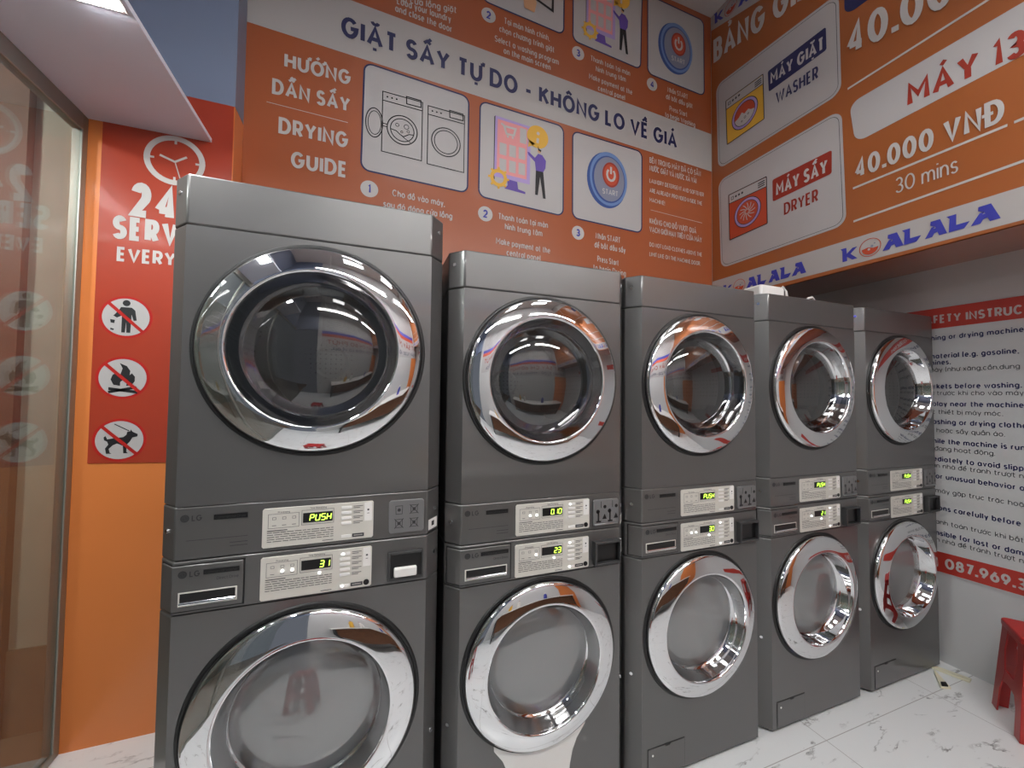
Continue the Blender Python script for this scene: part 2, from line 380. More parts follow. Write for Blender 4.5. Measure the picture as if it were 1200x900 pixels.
TX={'cap1': [('Cho đồ vào máy,',0.436,2.555,0.2939,0.0386,0.15,-0.029,'white'),('sau đó đóng cửa lồng',0.39,2.485,0.3852,0.0383,0.15,-0.014,'white')],
 'cap2': [('Thanh toán tại màn',1.059,2.53,0.3353,0.0397,0.15,-0.009,'white'),('hình trung tâm',1.102,2.473,0.2536,0.0399,0.15,-0.025,'white'),
          ('Make payment at the',1.046,2.375,0.3658,0.0395,0.15,-0.029,'white'),('central panel',1.115,2.313,0.2286,0.0398,0.15,-0.033,'white')],
 'cap3': [('Nhấn START',1.749,2.515,0.1973,0.0408,0.15,-0.019,'white'),('để bắt đầu sấy',1.74,2.453,0.2484,0.0406,0.15,-0.02,'white'),
          ('Press Start',1.763,2.36,0.1699,0.0407,0.15,-0.047,'white'),('to begin Drying',1.731,2.299,0.2613,0.0405,0.15,-0.051,'white')],
 'headline': [('GIẶT SẤY TỰ DO - KHÔNG LO VỀ GIÁ',0.154,3.382,2.2887,0.1156,0.2,-0.04,'navy')],
 'notice': [('BÊN TRONG MÁY ĐÃ CÓ SẴN',2.193,3.134,0.477,0.0406,0.15,-0.006,'white'),
            ('NƯỚC GIẶT VÀ NƯỚC XẢ VẢI',2.193,3.076,0.4325,0.0406,0.15,-0.018,'white'),
            ('LAUNDRY DETERGENT AND SOFTENER',2.193,2.988,0.5048,0.0311,0.15,-0.015,'white'),
            ('ARE ALREADY PROVIDED INSIDE THE',2.193,2.918,0.4885,0.0311,0.15,-0.017,'white'),('MACHINE!',2.193,2.849,0.1364,0.031,0.15,-0.015,'white'),
            ('KHÔNG CHO ĐỒ VƯỢT QUÁ',2.193,2.692,0.4306,0.0402,0.15,-0.02,'white'),
            ('VẠCH GIỚI HẠN TRÊN CỬA MÁY',2.193,2.631,0.4837,0.0402,0.15,-0.016,'white'),
            ('DO NOT LOAD CLOTHES ABOVE THE',2.193,2.526,0.4847,0.0308,0.15,-0.02,'white'),
            ('LIMIT LINE ON THE MACHINE DOOR.',2.193,2.456,0.4701,0.0308,0.15,-0.021,'white')],
 'p_dry': [('DRYER',-0.464,2.612,0.2013,0.0765,0.17,-0.022,'maroon')],
 'p_drylabel': [('MÁY SẤY',-0.513,2.757,0.3025,0.0837,0.2,-0.029,'white')],
 'p_kg': [('MÁY 13 KG',0.145,2.882,0.557,0.1144,0.2,-0.109,'maroon')],
 'p_min': [('30 mins',0.092,2.477,0.2221,0.0774,0.1,-0.042,'white')],
 'p_price1': [('40.000 VNĐ',-0.107,3.345,0.874,0.1782,0.19,-0.228,'white')],
 'p_price2': [('40.000 VNĐ',-0.079,2.641,0.5319,0.1075,0.19,-0.06,'white')],
 'p_title': [('BẢNG GIÁ',-0.993,4.032,0.7249,0.1821,0.2,-0.222,'white')],
 'p_wash': [('WASHER',-0.508,3.362,0.2552,0.079,0.17,-0.092,'navy')],
 'p_washlabel': [('MÁY GIẶT',-0.543,3.518,0.3239,0.0803,0.2,-0.098,'white')],
 'q_24': [('24H',-0.641,2.199,0.262,0.1519,0.24,0.0,'white')],
 'q_every': [('EVERYDAY',-0.679,2.0,0.345,0.062,0.2,0.0,'white')],
 'q_service': [('SERVICE',-0.697,2.094,0.375,0.1021,0.24,0.0,'white')],
 's_head': [('SAFETY INSTRUCTIONS',-0.082,1.887,0.534,0.0477,0.2,-0.016,'white')],
 's_lines': [('Do not open the door of a washing or drying machine',0.3093,1.7906,1),('Do not wash any flammable material (e.g. gasoline,',0.2922,1.6866,1),
             ('alcohol) in the machines.',0.0494,1.6502,1),('Không cho vật dễ cháy vào máy này (như xăng,cồn,dung',0.2938,1.6116,0),
             ('Check all the pockets before washing.',0.2979,1.5157,1),('Kiểm tra túi quần áo trước khi cho vào máy',0.3031,1.479,0),
             ('Do not let children to play near the machine',0.3019,1.4169,1),('Không để trẻ em chơi gần hoặc thiết bị máy móc.',0.2338,1.3735,0),
             ('Sort your clothes for washing or drying clothes',0.3263,1.3163,1),('Phân loại đồ giặt hoặc sấy quần áo.',0.2381,1.2699,0),
             ('Never open the door while the machine is run',0.3025,1.2077,1),('Không mở cửa khi máy đang hoạt động.',0.2029,1.1682,0),
             ('Clean up spills immediately to avoid slipp',0.2959,1.1068,1),('Lau khô sàn nhà để tránh trượt n',0.2951,1.0713,0),
             ('Report any leaks or unusual behavior o',0.2969,1.0104,1),('Báo ngay nếu máy gặp trục trặc hoặ',0.2924,0.9317,0),
             ('Read all instructions carefully before',0.2815,0.8351,1),('Vui lòng thanh toán trước khi bắt',0.2889,0.7572,0),
             ('We are not responsible for lost or dam',0.2876,0.6936,1),('Lau khô sàn nhà để tránh trượt n',0.2868,0.6575,0)],
 's_phone': [('087.969.3',0.006,0.521,0.2894,0.0564,0.2,0.023,'white')],
 'title': [('HƯỚNG',-0.108,3.123,0.3152,0.0807,0.2,-0.008,'white'),('DẪN SẤY',-0.159,2.971,0.3668,0.0819,0.2,-0.006,'white'),
           ('DRYING',-0.125,2.774,0.327,0.0863,0.2,-0.01,'white'),('GUIDE',-0.065,2.61,0.2664,0.0868,0.2,-0.007,'white')],
 'wcap1': [('Mở cửa lồng giặt',0.432,3.68,0.3487,0.0422,0.15,0.145,'white'),('Load your laundry',0.439,3.663,0.3089,0.0423,0.15,-0.005,'white'),
           ('and close the door',0.43,3.616,0.3247,0.0421,0.15,-0.042,'white')],
 'wcap2': [('Tại màn hình chính,',1.081,3.773,0.3141,0.0411,0.15,-0.029,'white'),('chọn chương trình giặt',1.05,3.711,0.3803,0.0409,0.15,-0.036,'white'),
           ('Select a washing program',1.021,3.639,0.4418,0.0406,0.15,-0.033,'white'),
           ('on the main screen',1.08,3.581,0.3239,0.0409,0.15,-0.031,'white')],
 'wcap3': [('Thanh toán tại màn',1.703,3.732,0.3218,0.0387,0.15,-0.037,'white'),('hình trung tâm',1.745,3.671,0.2436,0.0389,0.15,-0.024,'white'),
           ('Make payment at the',1.692,3.603,0.3511,0.0386,0.15,-0.041,'white'),('central panel',1.762,3.541,0.2192,0.0388,0.15,-0.042,'white')],
 'wcap4': [('Nhấn START',2.356,3.701,0.1908,0.0388,0.15,-0.025,'white'),('để bắt đầu giặt',2.341,3.644,0.2518,0.0386,0.15,-0.016,'white'),
           ('Press Start',2.374,3.564,0.1667,0.0387,0.15,-0.027,'white'),('to begin Washing',2.333,3.508,0.2841,0.0385,0.15,-0.028,'white')]}

mat('shutter', (92, 104, 92), .5, .3)
# ================================================================ the room
YP, YS, XB, XR, XG = .89, 1.018, 2.783, 3.36, -.795     # pier face, sign face, bulkhead face, lower wall face, glazing
CEIL, YF = 4.42, -2.75
def bx(name, x0, x1, y0, y1, z0, z1, m, bevel=0.):
    b = MB(); b.box(x0, x1, y0, y1, z0, z1, m); return struct(name, b, bevel)
bx('floor', XG-.05, XR+.1, YF-.1, 1.14, -.06, 0, FLOOR)
bx('wall_back', -.278, XR, 1.024, 1.14, 0, CEIL, WPAINT)
bx('wall_pier', XG, -.278, YP, 1.14, 0, 2.78, OPAINT)
bx('wall_pier_upper', XG, -.277, YP-.001, 1.14, 2.78, CEIL, BPAINT)
bx('wall_right', XR, XR+.1, YF, 1.14, 0, CEIL, WPAINT)
b = MB(); b.prism([(XB+.004, 2.162), (XR, 2.207), (XR, CEIL), (XB+.004, CEIL)], YF, 1.024, WPAINT, 'y'); struct('wall_bulkhead', b)
b = MB(); b.prism([(XB, 2.158), (XR, 2.203), (XR, 2.207), (XB, 2.162)], YF, 1.018, UNDER, 'y'); struct('ceiling_bulkhead_underside', b)
bx('ceiling', XG-.05, XR+.1, YF-.1, 1.14, CEIL, CEIL+.08, CPAINT)
bx('wall_front', -.1, XR, YF-.1, YF, 0, CEIL, WPAINT)
bx('wall_front_orange', 2.55, XR, YF, YF+.0025, 0, 1.775, OPAINT)
bx('wall_front_lintel', XG, -.1, YF-.1, YF, 2.5, CEIL, BPAINT)
bx('ceiling_canopy', XG, -.362, -1.5, YP-.002, 2.588, 2.606, SOFFIT)
bx('wall_left_upper', XG-.05, XG, YF, YP, 2.606, CEIL, BPAINT)
# glazing along the street side
b = MB(); b.box(XG-.006, XG, YF, YP-.035, .03, 2.52, PANE); struct('window_1', b)
def wframe(name, *a):
    o = bx(name, *a); return o
bx('trim_1', XG-.03, XG+.005, YP-.035, YP-.001, 0, 2.588, ALU, .003)
bx('trim_2', XG-.03, XG+.006, YF, YP-.035, 2.52, 2.588, ALU, .003)
bx('trim_3', XG-.03, XG+.006, YF, YP-.035, 0, .03, ALU, .003)
bx('trim_4', XG-.03, XG+.006, -1.12, -1.06, .03, 2.52, ALU, .003)
# what stands outside the glass
bx('pavement_floor', -3.2, XG-.05, YF-2., 1.3, -.08, -.02, PLINTH)
bx('wall_outside', -1.08, XG-.051, 1.10, 1.3, .34, 3.4, BEIGE)
bx('wall_outside_plinth', -1.08, XG-.051, 1.09, 1.3, -.02, .34, PLINTH)
bx('wall_outside_boards', -3.2, -1.08, 1.06, 1.3, -.02, 3.4, WOOD)

b = MB()
for i in range(34): b.box(-3.3, -3.2+(.02 if i % 2 else 0), YF-2., 1.06, -.02+i*.1, -.02+i*.1+.1, MATS['shutter'])
struct('wall_outside_shutter', b)

# ---------------------------------------------------------------- luminaires and added fill lights
t = thing('recessed_light', 'white recessed ceiling light glowing in the pale canopy above the glass', 'ceiling light', (-.437, -.25, 2.588))
b = MB(); b.box(-.056, .056, -.485, .485, -.009, 0, GLOW['soffit']); b.build('diffuser', t, bevel=.004)
b = MB(); b.box(-.066, -.056, -.495, .495, -.004, 0, WPLAST); b.box(.056, .066, -.495, .495, -.004, 0, WPLAST); b.box(-.056, .056, -.495, -.485, -.004, 0, WPLAST); b.box(-.056, .056, .485, .495, -.004, 0, WPLAST); b.build('frame', t, bevel=.002)
for k, x in enumerate((.55, 2.0)):
    t = thing('pendant_batten', ('white hooded light batten hung from the ceiling, nearer the glazed side' if k == 0 else 'white hooded light batten hung from the ceiling, nearer the price board'), 'light', (x, -1.75, 2.92), 'hooded light battens hung over the counter side')
    b = MB(); b.prism([(-.15, .014), (-.03, .04), (.03, .04), (.15, .014), (.15, .02), (.03, .055), (-.03, .055), (-.15, .02)], -.62, .62, WPLAST, 'x'); b.build('hood', t)
    b = MB(); b.cyl((-.6, 0, -.004), (.6, 0, -.004), .02, GLOW['batten'], 16); b.build('tube', t)
    for sx in (-1, 1):
        b = MB(); b.box(sx*.61-.012, sx*.61+.012, -.026, .026, -.045, .055, WPLAST); b.build('end_cap', t, bevel=.003)
        b = MB(); b.cyl((sx*.4, 0, .055), (sx*.4, 0, CEIL-2.92), .004, WPLAST, 8); b.build('cord', t)
for k, (x, y) in enumerate(((.75, -.75), (2.0, -.75), (.75, -2.0), (2.0, -2.0))):  # unseen ceiling panels, added as general fill light
    t = thing('added_fill_panel', 'added fill light, a square white ceiling panel, ' + ('above the drying guide at the glazed side', 'above the drying guide beside the price board', 'above the counter at the glazed side', 'above the counter beside the price board')[k], 'ceiling light', (x, y, CEIL), 'added square ceiling fill panels')
    b = MB(); b.box(-.28, .28, -.28, .28, -.012, 0, GLOW['panel']); b.build('diffuser', t)
    b = MB()
    for q in (-1, 1): b.box(q*.29-.01, q*.29+.01, -.3, .3, -.018, 0, WPLAST); b.box(-.28, .28, q*.29-.01, q*.29+.01, -.018, 0, WPLAST)
    b.build('frame', t, bevel=.002)

t = thing('added_globe_light', 'added fill light, a white globe on a dark post outside the glass', 'added light', (-1.9, -.3, -.02))  # unseen lamp, added to brighten the wall behind the glass
b = MB(); b.cyl((0, 0, 0), (0, 0, 2.75), .035, BLACK); b.build('post', t)
b = MB(); b.cyl((0, 0, 0), (0, 0, .06), .1, BLACK); b.build('base', t)
b = MB(); n = 24; v = [(.13*math.sin(math.pi*j/12)*math.cos(2*math.pi*i/n), .13*math.sin(math.pi*j/12)*math.sin(2*math.pi*i/n), 2.87-.13*math.cos(math.pi*j/12)) for i in range(n) for j in range(13)]
b.mesh(v, [(i*13+j, ((i+1) % n)*13+j, ((i+1) % n)*13+j+1, i*13+j+1) for i in range(n) for j in range(12)], GLOW['street']); b.build('globe', t)

# ================================================================ printed boards
fS = Fr((0, YS, 0), (1, 0, 0), (0, 0, 1), (0, -1, 0))
fB = Fr((XB, 0, 0), (0, -1, 0), (0, 0, 1), (-1, 0, 0))
fR = Fr((3.355, 0, 0), (0, -1, 0), (0, 0, 1), (-1, 0, 0))
fP = Fr((0, YP-.003, 0), (1, 0, 0), (0, 0, 1), (0, -1, 0))
fF = Fr((0, YF+.009, 0), (-1, 0, 0), (0, 0, 1), (0, 1, 0))
CM = {'white': WHITE, 'navy': NAVY, 'maroon': MAROON}
def put(b, fr, key, h=.003, dz=0.):
    for (s, a, z, w, cap, wt, sl, col) in TX[key]: b.text(fr, s, a, z+dz, cap, CM[col], wt, w, sl, h)

# ---- wall sign with the drying and washing guides
O = (1.25, YS, 2.1)
G = thing('guide_sign', 'orange wall sign with washing and drying guide pictures above the machines', 'wall sign', O)
b = MB(); b.box(-.277, XB-.002, YS, 1.024, 2.1, CEIL-.002, ORANGE); b.build('board', G, O)
b = MB(); b.poly(fS, [(-.277, 3.309), (2.781, 3.194), (2.781, 3.488), (-.277, 3.617)], .001, BANDW); b.build('headline_band', G, O, label='off-white band between the two guides')
b = MB(); put(b, fS, 'headline'); b.build('headline', G, O, label='bold navy headline')
for q in (0, 2):
    b = MB()
    for (s, a, z, w, cap, wt, sl, col) in TX['title'][q:q+2]: b.text(fS, s, a, z, cap, WHITE, wt, w, sl, .003)
    b.build('title', G, O, label='bold white title')
b = MB(); b.stroke(fS, [(-.181, 2.923), (.199, 2.913)], .003, .002, WHITE); b.build('rule_line', G, O)
b = MB(); put(b, fS, 'notice'); b.stroke(fS, [(2.204, 2.792), (2.681, 2.776)], .003, .002, WHITE); b.build('notice', G, O, label='small white capitals')
for k in ('cap1', 'cap2', 'cap3', 'wcap1', 'wcap2', 'wcap3', 'wcap4'):
    half = 1 if k in ('wcap1',) else 2
    for part in ((TX[k][:half], TX[k][half:]) if k != 'cap1' else (TX[k],)):
        b = MB()
        for (s, a, z, w, cap, wt, sl, col) in part: b.text(fS, s, a, z, cap, WHITE, wt, w, sl, .003)
        b.build('caption', G, O)
for s, c in (('1', (.316, 2.572)), ('2', (.977, 2.549)), ('3', (1.615, 2.533)), ('1', (.36, 3.83)), ('2', (.98, 3.792)), ('3', (1.608, 3.754)), ('4', (2.217, 3.718))):
    b = MB(); b.circ(fS, c, .046, .0015, WHITE, 28); b.text(fS, s, c[0], c[1]-.025, .05, ROYAL, .2, h=.003, center=True); b.build('step_number', G, O)
def card(c, r=.045):
    b = MB(); b.rquad(fS, c, r, .0015, PANELW, PURPLE if False else NAVY, .009); return b.build('picture_card', G, O)
def rel(o, b, name, label=None):     # a drawing on a card: sub-part
    return b.build(name, o, O, label=label)
def outline(b, pts, w=.005, m=INKM, closed=True, fr=fS, h=.0035): b.stroke(fr, pts, w, h, m, closed)
# card 1: two line-drawn machines
c1 = card([(.276, 3.272), (.864, 3.241), (.864, 2.655), (.27, 2.672)])
b = MB()
for (x0, x1, zt, zb) in ((.374, .592, 3.136, 2.793), (.624, .839, 3.122, 2.777)):
    outline(b, [(x0, zt), (x1, zt-.004), (x1, zb-.004), (x0, zb+.003)])
    outline(b, [(x0, zt-.05), (x1, zt-.054)], closed=False)
    outline(b, [(x1-.09, zt+.006), (x1-.01, zt+.004), (x1-.008, zt-.036), (x1-.088, zt-.036)], .006)
    for q in range(3): b.circ(fS, (x0+.025+q*.025, zt-.025), .005, .0035, INKM, 8)
b.ring(fS, (.483, 2.941), .082, .006, .0035, INKM); b.ring(fS, (.483, 2.941), .064, .005, .0035, INKM)
b.ring(fS, (.731, 2.931), .084, .006, .0035, INKM); b.ring(fS, (.731, 2.931), .068, .005, .0035, INKM)
b.ring(fS, (.333, 2.947), .044, .006, .0035, INKM, ry=.082); b.ring(fS, (.335, 2.947), .034, .004, .0035, INKM, ry=.066)
outline(b, [(.375, 2.955), (.402, 2.955), (.402, 2.94), (.375, 2.94)])
outline(b, [(.42, 2.935), (.45, 2.93), (.47, 2.915), (.49, 2.905), (.52, 2.925), (.546, 2.928)], .005, closed=False); outline(b, [(.47, 2.915), (.5, 2.895), (.53, 2.88)], .004, closed=False)
for q in ((.455, 2.965, .009), (.505, 2.965, .013), (.48, 2.93, .006), (.515, 2.94, .007)): b.ring(fS, q[:2], q[2], .003, .0035, INKM, n=16)
rel(c1, b, 'drawing', 'line drawing of an open and a shut machine')
def payment(c, dx, dz, sx, sz):
    """the payment screen picture; local box 0..1 across the card"""
    P = lambda x, y: (dx+x*sx, dz+y*sz)
    b = MB(); pl = lambda pts, h, m: b.poly(fS, [P(*q) for q in pts], h, m)
    pl([(0, 1), (.02, 1.02), (.02, .13), (0, .13)], .002, INKM); pl([(.02, 1.02), (.66, .99), (.65, .16), (.01, .17)], .0022, LILAC); pl([(.06, .98), (.6, .96), (.59, .22), (.05, .23)], .0026, PINK)
    pl([(.1, .95), (.4, .94), (.4, .74), (.1, .75)], .003, BRICK if False else PINK)
    for j in range(2):
        for i in range(3):
            x, y = .1+i*.17, .49-j*.22; pl([(x, y+.17), (x+.12, y+.165), (x+.12, y), (x, y+.005)], .003, PANELW)
    pl([(.46, .94), (.58, .935), (.58, .72), (.46, .725)], .003, PANELW)
    b.stroke(fS, [P(*q) for q in [(.12, .93), (.17, .91), (.22, .8), (.35, .8), (.38, .9), (.19, .9)]], .012*sx*3, .0034, WHITE)
    for q in (.24, .33): b.circ(fS, P(q, .765), .012*sx*1.6, .0034, WHITE, 12)
    pl([(.24, .17), (.42, .16), (.44, .06), (.57, .04), (.57, .01), (.2, .03), (.2, .06), (.25, .08)], .0024, PURPLE)
    rel(c, b, 'screen', 'purple and pink payment screen')
    b = MB(); b.circ(fS, P(.79, .87), .2*sx, .0035, YELLOW, 28); b.poly(fS, [P(*q) for q in [(.62, .8), (.61, .69), (.75, .76)]], .0035, YELLOW)
    b.stroke(fS, [P(.79, .85), P(.785, .78)], .045*sx, .0045, WHITE); b.circ(fS, P(.795, .92), .03*sx, .0045, WHITE, 12); rel(c, b, 'speech_bubble', 'yellow information bubble')
    b = MB(); b.ring(fS, P(.09, .16), .12*sx, .06*sx, .0032, YELLOW, n=24)
    for q in range(8):
        a = q*math.pi/4; u = P(.09, .16); b.poly(fS, [(u[0]+sx*(.14*math.cos(a+d)), u[1]+sx*(.14*math.sin(a+d))) for d in (-.14, .14)]+[(u[0]+sx*.185*math.cos(a+d), u[1]+sx*.185*math.sin(a+d)) for d in (.1, -.1)], .0032, YELLOW)
    rel(c, b, 'gear', 'yellow gear')
    b = MB()
    b.poly(fS, [P(*q) for q in [(.74, .56), (.8, .63), (.88, .62), (.95, .55), (.94, .44), (.9, .38), (.76, .38), (.74, .5), (.62, .58), (.6, .62), (.63, .62)]], .0036, PURPLE)
    b.poly(fS, [P(*q) for q in [(.76, .38), (.9, .38), (.95, .0), (.9, .0), (.84, .3), (.8, .03), (.75, .03)]], .0036, PBLACK)
    b.circ(fS, P(.82, .67), .035*sx, .0036, SKIN, 16); b.poly(fS, [P(*q) for q in [(.79, .74), (.82, .7), (.86, .69), (.85, .66), (.8, .68)]], .004, PBLACK)
    rel(c, b, 'figure', 'small figure in purple top and black trousers')
def button(c, x, z, r):
    b = MB(); b.circ(fS, (x-.01, z-.008), r, .0018, DBLUE, ry=r*1.22); b.circ(fS, (x+.004, z+.004), r*.95, .0022, SBLUE, ry=r*1.18)
    b.circ(fS, (x+.004, z), r*.84, .0026, DBLUE, ry=r*1.03); b.circ(fS, (x+.008, z+.002), r*.77, .003, GREYB, ry=r*.97)
    b.circ(fS, (x+.02, z+.035), r*.43, .0034, MAROON, ry=r*.55); b.circ(fS, (x+.02, z+.035), r*.36, .0038, BRICK, ry=r*.47)
    b.stroke(fS, [(x+.02+r*.2*math.cos(a), z+.035+r*.26*math.sin(a)) for a in [math.radians(130+28*i) for i in range(11)]], r*.1, .0044, WHITE)
    b.stroke(fS, [(x+.02, z+.04), (x+.02, z+.04+r*.32)], r*.1, .0044, WHITE)
    b.text(fS, 'START', x+.015, z-r*.68, r*.24, WHITE, .16, width=r*.8, h=.0044, center=True)
    rel(c, b, 'push_button', 'round blue push button with a red power symbol')
c2 = card([(.935, 3.238), (1.502, 3.222), (1.503, 2.626), (.933, 2.65)]); payment(c2, 1.025, 2.715, .37, .45)
c3 = card([(1.57, 3.211), (2.128, 3.197), (2.126, 2.611), (1.572, 2.628)]); button(c3, 1.848, 2.94, .158)
w1 = card([(.27, 4.4), (.87, 4.38), (.87, 3.9), (.27, 3.92)]); 
b = MB(); outline(b, [(.4, 4.3), (.6, 4.3), (.6, 4.0), (.4, 4.0)]); b.ring(fS, (.5, 4.12), .07, .006, .0035, INKM); rel(w1, b, 'drawing', 'line drawing of a machine')
w2 = card([(.94, 4.405), (1.5, 4.395), (1.498, 3.843), (.937, 3.872)])
b = MB(); outline(b, [(1.12, 4.3), (1.42, 4.25), (1.415, 3.975), (1.27, 4.02)], .016, PBLACK); b.poly(fS, [(1.2, 4.06), (1.29, 4.04), (1.3, 3.98), (1.285, 3.915), (1.215, 3.925), (1.21, 3.97), (1.15, 4.03)], .0045, SKIN); rel(w2, b, 'drawing', 'hand touching a black screen')
w3 = card([(1.567, 4.39), (2.13, 4.385), (2.115, 3.798), (1.567, 3.829)]); payment(w3, 1.665, 3.87, .36, .45)
w4 = card([(2.178, 4.375), (2.706, 4.365), (2.709, 3.77), (2.178, 3.789)]); button(w4, 2.44, 4.06, .158)

# ---- price board on the bulkhead
O = (XB, -.8, 2.158)
G = thing('price_board', 'orange price board with white washer and dryer cards on the bulkhead', 'price board', O)
b = MB(); b.box(XB, XB+.004, YF+.002, 1.016, 2.158, CEIL-.002, BORANGE); b.build('board', G, O)
def logo(b, fr, a, z, sc, slope=0., m=ROYAL, h=.003, only=7):
    K = [[(.0, 1.), (.36, 1.), (.40, .0), (.12, .0), (.12, .84)], [(.34, .5), (.72, .86), (1., .86), (.6, .46), (1., 0.), (.7, 0.), (.34, .36)]]
    A = [[(.26, 1.), (.72, 1.), (1.04, 0.), (.66, 0.), (.47, .62), (.24, .76)], [(-.04, 0.), (.32, 0.), (.42, .2), (.68, .28), (.62, .52), (.4, .5), (.47, .64), (.3, .62)]]
    L = [[(-.04, 1.), (.46, 1.), (.44, .34), (1.1, .34), (.82, 0.), (.06, 0.), (.12, .82)]]
    x = a
    for i, (P, w, adv) in enumerate(((K, .08, .088), (None, .096, .104), (A, .078, .078), (L, .062, .084), (A, .07, .074), (L, .064, .076), (A, .08, .09))):
        if i >= only: break
        w *= sc; H = .074*sc
        if P:
            for q, pl in enumerate(P): b.poly(fr, [(x+u*w, z+slope*(x+u*w-a)+v*H) for u, v in pl], h+q*.0002, m)
        else:
            c = (x+w/2, z+.038*sc+slope*(x+w/2-a)); r = .046*sc
            b.ring(fr, c, r, .0035*sc, h, BRICK); b.poly(fr, [(c[0]+.8*r*math.cos(math.radians(q)), c[1]+.8*r*math.sin(math.radians(q))) for q in range(185, 361, 12)]+[(c[0]+.3*r, c[1]-.16*r), (c[0]-.2*r, c[1]+.05*r)], h, BRICK)
            b.circ(fr, (c[0]+.2*r, c[1]+.1*r), .13*r, h+.0006, GREYB, 12); b.circ(fr, (c[0]+.45*r, c[1]+.35*r), .08*r, h+.0006, GREYB, 12); b.circ(fr, (c[0]-.1*r, c[1]-.2*r), .13*r, h+.0006, WHITE, 12)
        x += adv*sc
b = MB(); b.poly(fB, [(-1.016, 2.19), (.5, 2.176), (2.74, 2.17), (2.74, 2.3), (.5, 2.312), (-1.016, 2.338)], .001, BANDW)
for k in range(-1, 5): logo(b, fB, -.153+.769*k, 2.208, 1.)
b.build('brand_band', G, O, label='white lower band with blue lettering')
b = MB(); b.poly(fB, [(-1.016, 4.31), (-.6, 4.16), (-.3, 4.06), (2.74, 4.0), (2.74, 4.415), (-1.016, 4.415)], .001, BANDW); logo(b, fB, -.99, 4.335, 1.12, -.3, only=3)
b.build('brand_band', G, O, label='white upper band with blue lettering')
for k, nm, lb in (('p_title', 'title', 'bold white title'), ('p_price1', 'price', 'upper white price'), ('p_price2', 'price', 'lower white price'), ('p_min', 'duration', 'thin white drying time')):
    b = MB(); put(b, fB, k); b.build(nm, G, O, label=lb)
b = MB(); b.rquad(fB, [(-.972, 3.84), (-.142, 3.75), (-.136, 3.165), (-.957, 3.178)], .06, .0015, PANELW); b.rquad(fB, [(-.957, 3.822), (-.157, 3.733), (-.151, 3.18), (-.942, 3.193)], .05, .0018, PANELW, INKM, .0025, .0003)
cw = b.build('washer_card', G, O)
b = MB(); b.rquad(fB, [(-.957, 3.088), (-.137, 3.072), (-.122, 2.412), (-.938, 2.416)], .06, .0015, PANELW); b.rquad(fB, [(-.942, 3.073), (-.152, 3.057), (-.137, 2.427), (-.923, 2.431)], .05, .0018, PANELW, INKM, .0025, .0003)
cdr = b.build('dryer_card', G, O)
for c, bxq, kk, kt, mcol in ((cw, [(-.561, 3.624), (-.209, 3.611), (-.207, 3.472), (-.555, 3.48)], 'p_washlabel', 'p_wash', NAVY), (cdr, [(-.537, 2.878), (-.188, 2.869), (-.19, 2.734), (-.536, 2.732)], 'p_drylabel', 'p_dry', MAROON)):
    b = MB(); b.rquad(fB, bxq, .012, .003, mcol); put(b, fB, kk, .0042); b.build('name_box', c, O)
    b = MB(); put(b, fB, kt, .0034); b.build('caption', c, O)
for c, q, body, (cx, cz), foam in ((cw, [(-.885, 3.655), (-.594, 3.632), (-.589, 3.321), (-.876, 3.321)], YELLOW, (-.733, 3.458), True), (cdr, [(-.866, 2.936), (-.577, 2.921), (-.574, 2.606), (-.86, 2.601)], BRICK, (-.718, 2.745), False)):
    b = MB(); b.rquad(fB, q, .004, .0026, body, INKM, .006)
    z1, z2 = q[0][1], q[1][1]
    b.poly(fB, [(q[0][0]+.004, z1-.004), (q[1][0]-.004, z2-.004), (q[1][0]-.003, z2-.066), (q[0][0]+.005, z1-.066)], .0032, PANELW); b.stroke(fB, [(q[0][0]+.003, z1-.066), (q[1][0]-.003, z2-.066)], .005, .0036, INKM)
    for i in range(3): b.circ(fB, (q[0][0]+.06+.025*i, z1-.036), .008, .0038, INKM, 10)
    outline(b, [(q[0][0]+.022, z1-.027), (q[0][0]+.04, z1-.028), (q[0][0]+.04, z1-.046), (q[0][0]+.022, z1-.046)], .004, fr=fB, h=.0038)
    for i in range(3): b.stroke(fB, [(q[1][0]-.06, z2-.018-.014*i), (q[1][0]-.012, z2-.018-.014*i)], .007, .0038, INKM)
    b.circ(fB, (cx, cz), .1, .0036, LILAC); b.ring(fB, (cx, cz), .1, .005, .004, INKM); b.circ(fB, (cx, cz), .08, .0042, BRICK); b.ring(fB, (cx, cz), .08, .004, .0046, INKM)
    if foam:
        b.poly(fB, [(cx+.078*math.cos(math.radians(a)), cz+.078*math.sin(math.radians(a))) for a in range(190, 351, 10)]+[(cx+.05, cz-.005), (cx+.03, cz+.012), (cx+.0, cz-.002), (cx-.02, cz+.02), (cx-.045, cz-.004)], .0048, WHITE)
        for d in ((.005, -.03, .007), (.03, -.02, .005), (-.02, -.045, .005)): b.ring(fB, (cx+d[0], cz+d[1]), d[2], .003, .0054, INKM, n=12)
    else:
        for i in range(12):
            a = i*math.pi/6; b.stroke(fB, [(cx+r*math.cos(a+r*9), cz+.005+r*math.sin(a+r*9)) for r in (.012, .025, .038, .05, .06)], .006, .0048, PANELW)
    b.build('machine_drawing', c, O, label='yellow machine drawing' if foam else 'red machine drawing')
b = MB()
for r_ in ([(-.106, 3.163), (2.6, 3.158)], [(-.089, 2.596), (.459, 2.586)], [(.477, 2.586), (2.6, 2.58)], [(-.089, 2.414), (2.6, 2.412)]): b.stroke(fB, r_, .011, .002, WHITE)
b.build('rule_lines', G, O)
b = MB(); b.rquad(fB, [(-.1, 3.074), (1.1, 3.05), (1.1, 2.85), (-.075, 2.84)], .05, .0015, PANELW); put(b, fB, 'p_kg', .003); b.build('capacity_pill', G, O, label='white pill with maroon lettering')
